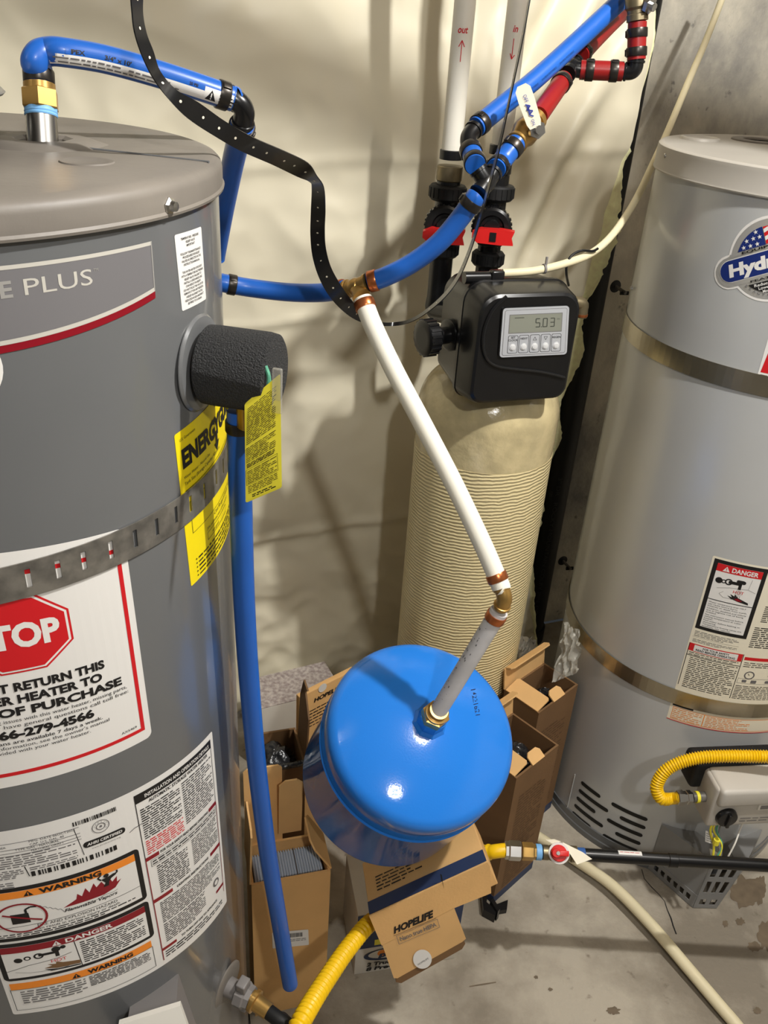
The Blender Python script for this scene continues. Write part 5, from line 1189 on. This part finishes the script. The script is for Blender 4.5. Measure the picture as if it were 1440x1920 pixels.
# ------------------------------------------------------------------ cartons
def v3(a, z=0.0): return Vector((a[0], a[1], z))
def flap(mb, a, b, out, ln, ang, mt, i0=.0, i1=.0, ch=.0, th=.003):
    d = (b - a); a2, b2 = a + d * i0, b - d * i1; dr_ = out * math.sin(math.radians(ang)) + up * math.cos(math.radians(ang)); e_ = d.normalized() * ch
    q = [a2, b2, b2 + dr_ * (ln - ch), b2 + dr_ * ln - e_, a2 + dr_ * ln + e_, a2 + dr_ * (ln - ch)] if ch else [a2, b2, b2 + dr_ * ln, a2 + dr_ * ln]
    mb.slab(q, d.cross(dr_).normalized() * th, mt); return dr_
def carton(label, P, ex, ey, h, z0=0.0, mt='card', open_=True, group=None, name='carton', border=None, lean=(0, 0)):
    ex, ey = v3(ex), v3(ey); P = v3(P, z0); root = thing(name, label, 'carton', P, group)
    ln = Vector((lean[0], lean[1], h)); th = .004; nx, ny = ex.normalized() * th, ey.normalized() * th
    m = MB()
    if open_:
        m.box(P, ex, ny, ln, mt); m.box(P + ey - ny, ex, ny, ln, mt); m.box(P + ny, nx, ey - 2 * ny, ln, mt); m.box(P + ex - nx + ny, nx, ey - 2 * ny, ln, mt); m.box(P + nx + ny + up * .001, ex - 2 * nx, ey - 2 * ny, up * .004, mt)
    else: m.box(P, ex, ey, ln, mt, .0015)
    m.build('body', root)
    if border:
        m = MB(); s_ = ln * (border / h); o_ = .0004; a = P - ex.normalized() * o_ - ey.normalized() * o_
        m.box(a, ex * 1.004, ey.normalized() * o_, s_, 'navy_print'); m.box(a, ex.normalized() * o_, ey * 1.004, s_, 'navy_print'); m.box(P + ex, ex.normalized() * o_, ey * 1.004, s_, 'navy_print'); m.build('printed_border', root)
    T = P + ln
    c = [T, T + ex, T + ex + ey, T + ey]
    outs = [-ey.normalized(), ex.normalized(), ey.normalized(), -ex.normalized()]
    return root, c, outs, P, ex, ey, ln
def bag(name, label, c, rx, ry, rz, mt, seed, cat='bag', group=None):
    m = MB(); nu, nv = 40, 26; vs = []
    for j in range(nv + 1):
        ph = PI * j / nv
        for i in range(nu):
            t = 2 * PI * i / nu; d = Vector((math.sin(ph) * math.cos(t), math.sin(ph) * math.sin(t), math.cos(ph)))
            k = 1 + .30 * noise.noise(d * 1.8 + Vector((seed, 0, 0))) + .22 * (.5 - abs(noise.noise(d * 3.6 + Vector((0, seed, 0))))) + .08 * noise.noise(d * 9 + Vector((0, 0, seed)))
            vs.append(Vector(c) + Vector((d.x * rx, d.y * ry, d.z * rz)) * k)
    fs = [[j * nu + i, j * nu + (i + 1) % nu, (j + 1) * nu + (i + 1) % nu, (j + 1) * nu + i] for j in range(nv) for i in range(nu)]
    m.add(vs, fs, mt); return one(m, name, label, cat, group, sharp=50)

# two tall open cartons between the tank and the silver heater
def tall_open(label, N, ex, ey, h, seed, blabel):
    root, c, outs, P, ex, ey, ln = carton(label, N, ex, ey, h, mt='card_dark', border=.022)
    m = MB(); dr_ = flap(m, c[2], c[3], outs[2], .050, 8, 'card_in'); m.build('back_flap', root)
    m = MB(); a, b = c[2] + dr_ * .050, c[3] + dr_ * .050; flap(m, a, b, outs[2], .020, -62, 'card_in', .02, .02, .006); m.build('tuck_tongue', root)
    m = MB(); flap(m, c[3], c[0], outs[3], .040, -74, 'card_in', .04, .04, .004); m.build('side_flap', root)
    m = MB(); flap(m, c[0], c[1], outs[0], .024, -58, 'card_in', .36, .36, .007); m.build('dust_tab', root)
    lb = Lab(); lb.fine(14, 30, 100, 300, 34, 'pipe_text', 1, seed, .35); 
    q = [P + ex * .06, P + ex * .94, P + ex * .94 + ln, P + ex * .06 + ln]; q = [a + outs[0] * .0002 for a in q]
    lb.build('fine_print', quadmap(q, 114, 360), root)
    cc = P + (ex + ey) * .5; w_ = ex.length / 2 - .012; d_ = ey.length / 2 - .012
    o = bag('plastic_bag', blabel, (cc.x, cc.y, h - .075), w_ * .72, d_ * .72, .062, 'bag_black', seed)
    return root
M['pipe_text'] = mat('faded_print', (88, 64, 40), .7)
tall_open('tall open brown carton nearest the blue tank, black bag inside, dark band at its foot', (.275, 1.113), (.091, .092), (-.081, .081), .36, 3, 'crumpled black plastic bag in the open carton nearest the blue tank')
tall_open('open brown carton squeezed against the silver heater behind another open carton', (.335, 1.278), (.094, .095), (-.063, .063), .37, 8, 'crumpled black plastic bag in the open carton against the silver heater')
# carton at the left with a filter block
root, c, outs, P, ex, ey, ln = carton('tall brown carton with a white barcode sticker beside the dark grey heater', (-.167, .856), (.121, .036), (-.022, .074), .36)
m = MB(); flap(m, c[2], c[3], outs[2], .165, 2, 'card', .52, .0, .006); m.build('back_flap', root)
m = MB(); flap(m, c[3], c[0], outs[3], .115, -2, 'card_in', .05, .02, .008); m.build('left_flap', root)
m = MB(); flap(m, c[1], c[2], outs[1], .07, -28, 'card', .05, .05, .012); m.build('right_flap', root)
m = MB(); flap(m, c[2] + outs[2] * -.006 + up * .02, c[3] + outs[2] * -.006 + up * .02, -outs[2], .13, 4, 'card_in', .28, .42, .01); m.build('inner_flap', root)
lb = Lab(); lb.rrect(0, 0, 52, 27, 1.5, 'paper', 0); lb.barcode(22, 16, 44, 23, 'ink', 1, 4); lb.fine(20, 9, 48, 14, 2, 'ink_grey', 1, 6, .4)
n0 = -ey.normalized(); bq = [onplane(a, b, P, n0) + n0 * .0003 for a, b in ((511, 1778), (579, 1771), (578, 1742), (510, 1748))]
lb.build('barcode_sticker', quadmap(bq, 52, 27), root)
m = MB(); fb = P + ex * .06 + ey * .08 + up * .12; fex, fey = ex * .88, ey * .84
m.box(fb, fex, fey, up * .215, 'filter')
for k in range(26): m.box(fb + fex * (k / 26 + .006) + up * .215, fex * .020, fey, up * .004, 'filter')
for k in (.3, .62): m.box(fb + fex * k + up * .2165, fex * .012, fey, up * .004, 'ink_grey')
one(m, 'filter_block', 'pale grey pleated filter block inside the carton with the barcode sticker', 'filter')
# dark open carton with a glossy bag, further back
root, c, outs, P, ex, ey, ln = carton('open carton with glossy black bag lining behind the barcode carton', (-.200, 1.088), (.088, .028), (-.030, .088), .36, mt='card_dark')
m = MB(); flap(m, c[1], c[2], outs[1], .155, 2, 'card_dark', 0, .25, .05); m.build('side_flap', root)
bag('plastic_bag', 'glossy black plastic bag bulging from the carton behind the barcode carton', P + (ex + ey) * .5 + up * .325, .031, .031, .034, 'bag_black', 5)
m = MB(); a, b = c[0] + up * .004 + outs[0] * .002, c[1] + up * .004 + outs[0] * .002; m.tube([a, a.lerp(b, .3) + up * .003, a.lerp(b, .6) - up * .002, b], .0055, 'bag_black', 10, smooth=5); m.build('bag_rim', root)
# lettered carton standing behind the tank
root, c, outs, P, ex, ey, ln = carton('flattened brown lettered carton standing on edge behind the left side of the blue tank', (-.136, 1.222), (.100, .092), (-.008, .009), .42, open_=False)
lb = Lab(); lb.text('HOPELIFE', 34, 104, 10, 'ink', 1, bold=.04, width=72, shear=.15)
for k in range(6): lb.fine(24, 84 - k * 8, 110 - (k % 3) * 18, 88 - k * 8 + .8, 1, 'ink', 1, 40 + k, .6)
lb.disc(54, 131, 10, 'paper', 2, 24)
q = [P + ln - up * .135, P + ex + ln - up * .135, P + ex + ln, P + ln]; q = [a + outs[0] * .0004 for a in q]
lb.build('printing', quadmap(q, 136, 135), root)
# speckled white carton against the wall
root, c, outs, P, ex, ey, ln = carton('low white carton with a speckled grey top against the blanket foot', (-.244, 1.415), (.172, .084), (-.046, .092), .2, open_=False, mt='white_carton')
m = MB(); m.box(c[0] + up * .0002, ex, ey, up * .002, 'speckle'); m.build('speckled_top', root)
# navy and white carton under the tank
root, c, outs, P, ex, ey, ln = carton('navy and white printed carton on the floor under the flat lettered carton', (.003, .944), (.190, .046), (-.030, .125), .175, open_=False, mt='white_carton')
lb = Lab(); lb.rect(0, 78, 195, 175, 'navy_print', 1); lb.text('Home', 14, 128, 15, 'paper', 2, bold=.02, shear=.25); lb.rect(34, 84, 120, 100, 'tag_yellow', 2)
pts = [(62 + 46 * math.cos(a), 52 + 17 * math.sin(a)) for a in [2 * PI * k / 30 for k in range(30)]]; lb.poly(pts, 'navy_print', 2); pts = [(66 + 42 * math.cos(a), 55 + 14 * math.sin(a)) for a in [2 * PI * k / 30 for k in range(30)]]; lb.poly(pts, 'white_carton', 3)
lb.disc(50, 58, 9, 'orange', 4, 14); lb.text('pe', 42, 46, 15, 'navy_print', 5, bold=.06, shear=.2, sx=1.3)
lb.text('2 True HEPA', 22, 22, 10, 'ink', 3, bold=.04, width=92, shear=.15); lb.text('8 Pre-Filters', 22, 8, 10, 'ink', 3, bold=.04, width=98, shear=.15)
q = [P, P + ex, P + ex + ln, P + ln]; q = [a + outs[0] * .0006 for a in q]; lb.build('printing', quadmap(q, 195, 175), root)
# flat carton the tank leans on, its lid flap hanging towards us
A0 = eye(693, 1716, 1.275); B0_ = eye(913, 1615, 1.275); C0 = eye(738, 1832, 1.326)
e1 = (B0_ - A0).normalized(); W_ = (B0_ - A0).length; e2 = (C0 - A0); e2 = (e2 - e1 * e2.dot(e1)); H_ = e2.length; e2.normalize(); fnn = e2.cross(e1).normalized()
if fnn.dot(CAM - A0) < 0: fnn = -fnn
e3 = (-fnn + e2 * .10).normalized()
root = thing('carton', 'flat brown carton with a navy stripe propping the blue tank, lettered lid flap hanging down', 'carton', A0.lerp(B0_, .5) + e2 * .05 + e3 * .06)
m = MB(); m.box(A0 + e3 * .002, e1 * W_, e2 * .052, e3 * .118, 'card', .0015); m.build('body', root)
lb = Lab(); lb.rect(0, 0, 190, 27, 'navy_print', 1); lb.line(118, 0, 119, 14, 2, 'ink', 2)
for k in range(5): lb.fine(18, 40 + k * 7.5, 76 + (k % 2) * 18, 45 + k * 7.5, 1, 'ink', 1, 60 + k, .6)
tq = [A0 - e2 * .0006, B0_ - e2 * .0006, B0_ - e2 * .0006 + e3 * .118, A0 - e2 * .0006 + e3 * .118]
lb.build('top_printing', quadmap(tq, 190, 118), root)
def ff(x, y): return onplane(x, y, A0 + fnn * .0015, fnn)
m = MB(); m.slab([ff(*p) for p in ((692, 1716), (913, 1614), (918, 1622), (920, 1672), (848, 1701), (715, 1770))], fnn * .003, 'card'); m.build('lid_flap', root)
m = MB(); m.slab([ff(*p) for p in ((716, 1768), (850, 1698), (873, 1758), (866, 1764), (745, 1832), (738, 1832))], fnn * .0022, 'card_in'); 
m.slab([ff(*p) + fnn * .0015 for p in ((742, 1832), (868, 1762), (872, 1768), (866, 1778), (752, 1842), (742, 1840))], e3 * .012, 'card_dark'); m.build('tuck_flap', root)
lb = Lab(); of = fnn * .0034
def fq(*ps): return [ff(*p) + of for p in ps]
lb.text('HOPELIFE', 50, 8, 15, 'ink', 1, 'c', bold=.05, width=96, shear=.25); lb.line(0, 3, 100, 3, .8, 'ink', 1)
o = lb.build('lettering', quadmap(fq((738, 1753), (817, 1720), (812, 1700), (733, 1735)), 100, 25), root)
lb = Lab(); lb.frame(0, 0, 100, 26, 1, 'ink_grey', 1); lb.text('Nano true HEPA', 50, 7, 12, 'ink_grey', 1, 'c', bold=.02, width=88)
lb.build('sub_lettering', quadmap(fq((747, 1767), (824, 1735), (819, 1719), (742, 1751)), 100, 26), root)
lb = Lab(); lb.disc(50, 50, 50, 'paper', 1, 40); lb.text('HOPELIFE', 50, 34, 9, 'ink_grey', 2, 'c', rot=.15, width=66)
lb.build('round_sticker', quadmap(fq((782, 1818), (814, 1804), (800, 1771), (768, 1785)), 100, 100), root)
m = MB(); g0 = ff(826, 1650) + of; m.slab([ff(824, 1636) + of, ff(826, 1636) + of, ff(832, 1662) + of], fnn * .0003, 'ink'); m.build('slit', root)

# black plastic clip on the floor
m = MB(); z_ = .001
def fb(a, b, z): return atZ(a - 4, b + 14, z)
m.slab([fb(905, 1672, z_), fb(918, 1664, z_), fb(914, 1690, z_), fb(933, 1706, z_), fb(930, 1716, z_), fb(908, 1704, z_)], up * .022, 'black_plastic')
m.slab([fb(920, 1692, z_), fb(934, 1713, z_), fb(938, 1708, z_), fb(926, 1688, z_)], up * .03, 'black_plastic')
m.slab([fb(925, 1692, z_), fb(955, 1680, z_), fb(953, 1698, z_), fb(930, 1702, z_)], up * .012, 'black_plastic')
one(m, 'plastic_clip', 'black plastic clip lying on the floor at the foot of the tall open carton', 'clip')
# crumpled sheeting by the drain stack
def crumple(name, label, quad, mt, seed, amp=.02, n=26, th=.0006, cat='plastic sheet'):
    m = MB(); bl_, br_, tr_, tl_ = [Vector(q) for q in quad]; nn = (br_ - bl_).cross(tl_ - bl_).normalized(); vs = []
    for s_ in (0, 1):
        for j in range(n + 1):
            for i in range(n + 1):
                a, b = i / n, j / n; p = (bl_ * (1 - a) + br_ * a) * (1 - b) + (tl_ * (1 - a) + tr_ * a) * b
                q = Vector((a * 3 + seed, b * 3, seed)); d = amp * (.5 - abs(noise.noise(q)) * 1.6 + .5 * (.4 - abs(noise.noise(q * 2.3)))); ed = .25 * amp * noise.noise(q * 3.1)
                vs.append(p + nn * (d + s_ * th) + (br_ - bl_).normalized() * ed + up * ed)
    K = (n + 1) ** 2; fs = []
    for j in range(n):
        for i in range(n):
            f = [j * (n + 1) + i, j * (n + 1) + i + 1, (j + 1) * (n + 1) + i + 1, (j + 1) * (n + 1) + i]; fs += [f[::-1], [x + K for x in f]]
    m.add(vs, fs, mt); return one(m, name, label, cat, sharp=30)
crumple('plastic_sheet', 'crumpled off white sheeting bunched on the floor by the black drain stack', [atY(950, 1290, 1.60), atY(1018, 1262, 1.62), atY(1004, 1196, 1.70), atY(962, 1192, 1.66)], 'white_carton', 4, .05)
crumple('plastic_sheet', 'clear wrinkled plastic film hanging beside the silver heater above the carton', [eye(1040, 1280, 1.76), eye(1086, 1262, 1.72), eye(1092, 1186, 1.72), eye(1062, 1165, 1.76)], 'clear', 9, .02)

# ------------------------------------------------------------------ gas line and hoses
g0, g1 = eye(1085, 1602, 1.45), eye(1700, 1638, 1.45); gd = nd(g0, g1)
gp_ = thing('gas_pipe', 'black steel gas pipe running to the right above the floor from the red valve', 'pipe', g0.lerp(g1, .3))
m = MB(); m.cyl(g0 - gd * .01, g1, .0108, 'gas_black', 28); m.tube([g1 - gd * .002, g1 + gd * .02, g1 + gd * .024 - up * .03, Vector((g1.x + .022, g1.y, .0))], .0108, 'gas_black', 24); m.build('tube', gp_)
a = eye(1261, 1613, 1.45); m = MB(); m.rings(a - gd * .008, a + gd, [(0, .0112), (.001, .0122), (.015, .0122), (.016, .0112)], 'gas_black', 28); m.build('coupling', gp_)
lb = Lab(); lb.rect(0, 0, 40, 9, 'paper', 0); lb.fine(3, 3.4, 37, 6.4, 1, 'ink_red', 1, 77, .35)
bk_ = (CAM - g0).normalized(); bk_ = (bk_ - gd * bk_.dot(gd)).normalized(); dn_ = gd.cross(bk_).normalized(); dn_ = dn_ if dn_.z > 0 else -dn_
def fm(x, y, d):
    t = .35 + y * .001 / .0108; return g0 + gd * (.066 + x * .001) + (bk_ * math.cos(t) + dn_ * math.sin(t)) * (.0108 + d)
lb.build('pipe_sticker', fm, gp_, ystep=1.5)
m = MB(); m.rings(g0 - gd * .004, g0 + gd, [(0, .0114), (.012, .0116), (.014, .0110)], 'dark_blue', 28); m.build('thread_seal', gp_)
def gx_(px): return g0 + gd * ((px - 1085) * 1.45 / FPX)
gvv = thing('gas_valve', 'red handled gas ball valve with a torn white paper tag on the black pipe', 'valve', gx_(1047))
m = MB(); s_ = gx_(1016); L_ = (gx_(1082) - s_).length; m.rings(s_, g1, [(0, .009), (.001, .0125), (.010, .0125), (.011, .0115), (L_ * .4, .0155), (L_ * .62, .0155), (L_ - .012, .0115), (L_ - .011, .0135), (L_ - .001, .0135), (L_, .010)], 'brass_dark', 28); m.build('valve_body', gvv)
vt = gx_(1048) ; vn = (CAM - vt).normalized(); vs_ = gd; vu = vn.cross(vs_).normalized(); vu = vu if vu.z > 0 else -vu
m = MB(); m.cyl(vt + vn * .012, vt + vn * .0175, .0175, 'paper', 36, .0006); m.build('paper_disc', gvv)
m = MB(); m.cyl(vt + vn * .017, vt + vn * .022, .0135, 'red_handle', 28, .001); m.box(vt + vn * .021 - vs_ * .006 - vu * .0045 + vs_ * .002, vs_ * .021, vu * .009, vn * .012, 'red_handle', .0015); m.cyl(vt + vn * .022 - vs_ * .004, vt + vn * .032 - vs_ * .004, .0075, 'red_handle', 20, .001); m.cyl(vt + vn * .032 - vs_ * .001, vt + vn * .0345 - vs_ * .001, .0032, 'steel', 12); m.build('red_handle', gvv)
m = MB(); q = [vt + vs_ * .006 + vu * .018 + vn * .014, vt + vs_ * .030 - vu * .016 + vn * .020, vt + vs_ * .056 - vu * .006 + vn * .016, vt + vs_ * .040 + vu * .004 + vn * .015]; m.slab(q, vn * .0004, 'paper_warm'); m.slab([vt - vs_ * .022 + vu * .020 + vn * .008, vt - vs_ * .010 + vu * .014 + vn * .010, vt + vs_ * .004 + vu * .019 + vn * .012, vt - vs_ * .008 + vu * .022 + vn * .008], vn * .0004, 'paper_warm'); m.build('torn_tag', gvv)
def ribbed(name, label, pts, r, sub, nrib, ends, pitch=.0056, am=.12):
    P_ = spline([Vector(p) for p in pts], sub); L = 0
    tot = sum((b - a).length for a, b in zip(P_, P_[1:]))
    # resample evenly
    n = int(tot / pitch * 6); out = [P_[0]]; step = tot / n; acc = 0
    for a, b in zip(P_, P_[1:]):
        l = (b - a).length
        while acc + l >= step * len(out) and len(out) < n: out.append(a.lerp(b, (step * len(out) - acc) / l))
        acc += l
    out.append(P_[-1])
    root = thing(name, label, 'hose', out[len(out) // 2])
    def rf(Ld, t):
        e = min(Ld / ends[0] if ends[0] else 9, (tot - Ld) / ends[1] if ends[1] else 9, 1); amp = am * max(0, min(1, (e - .75) * 4)); return r * (1 - .03 + amp * math.sin(2 * PI * Ld / pitch))
    m = MB(); m.tube(out, r, 'yellow', 22, True, rf); m.build('corrugated_tube', root, sharp=80)
    return root, out
hose = [gx_(948), eye(925, 1597, 1.45), eye(905, 1602, 1.465), eye(880, 1630, 1.49), eye(840, 1690, 1.48), eye(790, 1715, 1.45), eye(735, 1720, 1.40), eye(697, 1728, 1.345), eye(655, 1775, 1.275), eye(622, 1822, 1.215), eye(592, 1868, 1.16), eye(562, 1920, 1.10), eye(525, 1990, 1.07), eye(478, 2060, 1.045), eye(420, 2110, 1.04), eye(360, 2115, 1.06)]
hr, _ = ribbed('gas_hose', 'yellow corrugated gas hose passing under the flat carton towards the dark heater', hose, .0122, 14, 0, (.03, .0), .0092, .16)
m = MB(); a = gx_(946); m.rings(a, g1, [(0, .0135), (.001, .015), (.006, .015), (.008, .0165), (.026, .0165), (.028, .0145)], 'steel', 6); m.build('hex_nut', hr, sharp=20)
m = MB(); a = gx_(974); m.rings(a, g1, [(0, .011), (.003, .011), (.004, .0145), (.006, .0150), (.022, .0150), (.024, .0130), (.032, .0130)], 'brass', 6); m.build('brass_union', hr, sharp=20)
m = MB(); a = gx_(1004); m.rings(a, g1, [(0, .0128), (.0008, .0134), (.009, .0134), (.010, .0124)], 'teflon_blue', 28); m.build('thread_seal', hr)
gi = o0 - gx * .024 + up * .048 + gy * .03
h2 = [gi - gx * .022, eye(1262, 1497, 1.575), eye(1242, 1498, 1.572), eye(1233, 1486, 1.570), eye(1232, 1470, 1.568), eye(1246, 1447, 1.562), eye(1272, 1431, 1.556), eye(1310, 1421, 1.548), eye(1350, 1418, 1.54), eye(1412, 1418, 1.53), eye(1470, 1420, 1.52), eye(1540, 1424, 1.52), eye(1600, 1435, 1.53)]
hr2, _ = ribbed('gas_hose', 'yellow corrugated gas hose looping over the gas control of the silver heater', h2, .0112, 14, 0, (.03, .01), .0048, .12)
m = MB(); m.rings(gi - gx * .030, gi, [(0, .012), (.001, .0138), (.012, .0138), (.013, .0115), (.018, .0115), (.019, .0130), (.027, .0130), (.028, .011)], 'steel', 6); m.build('flare_nuts', hr2, sharp=20)
# cream tube over the floor
fl_ = [atZ(985, 1552, .016), atZ(1020, 1576, .018), atZ(1085, 1616, .026), atZ(1150, 1662, .03), atZ(1220, 1733, .028), atZ(1290, 1815, .022), atZ(1345, 1880, .018), atZ(1395, 1940, .014), atZ(1440, 2010, .013)]
ft = thing('floor_tube', 'thick cream plastic tube snaking over the concrete floor under the gas pipe', 'tube', fl_[4])
m = MB(); m.tube(fl_, .0115, 'cream_pex', 20, smooth=12); m.build('tube', ft)
# black hose on the left heater's drain
D0 = (DV - CAM).dot(_f); ha = DV + DN * .036; hb = eye(474, 1876, D0 - .012); hc2 = eye(497, 1892, D0 - .02)
bh = thing('drain_hose', 'black rubber hose with a brass end on the dark heater drain valve', 'hose', hb)
hd_ = nd(ha, hc2)
m = MB(); m.rings(ha, ha + hd_, [(0, .0125), (.006, .0125), (.0065, .0155), (.012, .016), (.013, .0120), (.018, .0115), (.034, .0110)], 'brass', 30); m.build('brass_coupling', bh)
hp_ = ha + hd_ * .030
m = MB(); m.tube([hp_, hp_ + hd_ * .03, eye(530, 1913, D0 + .0), eye(566, 1952, D0 + .03), eye(605, 2020, D0 + .05)], .0098, 'black_matte', 18, smooth=8); m.build('tube', bh)
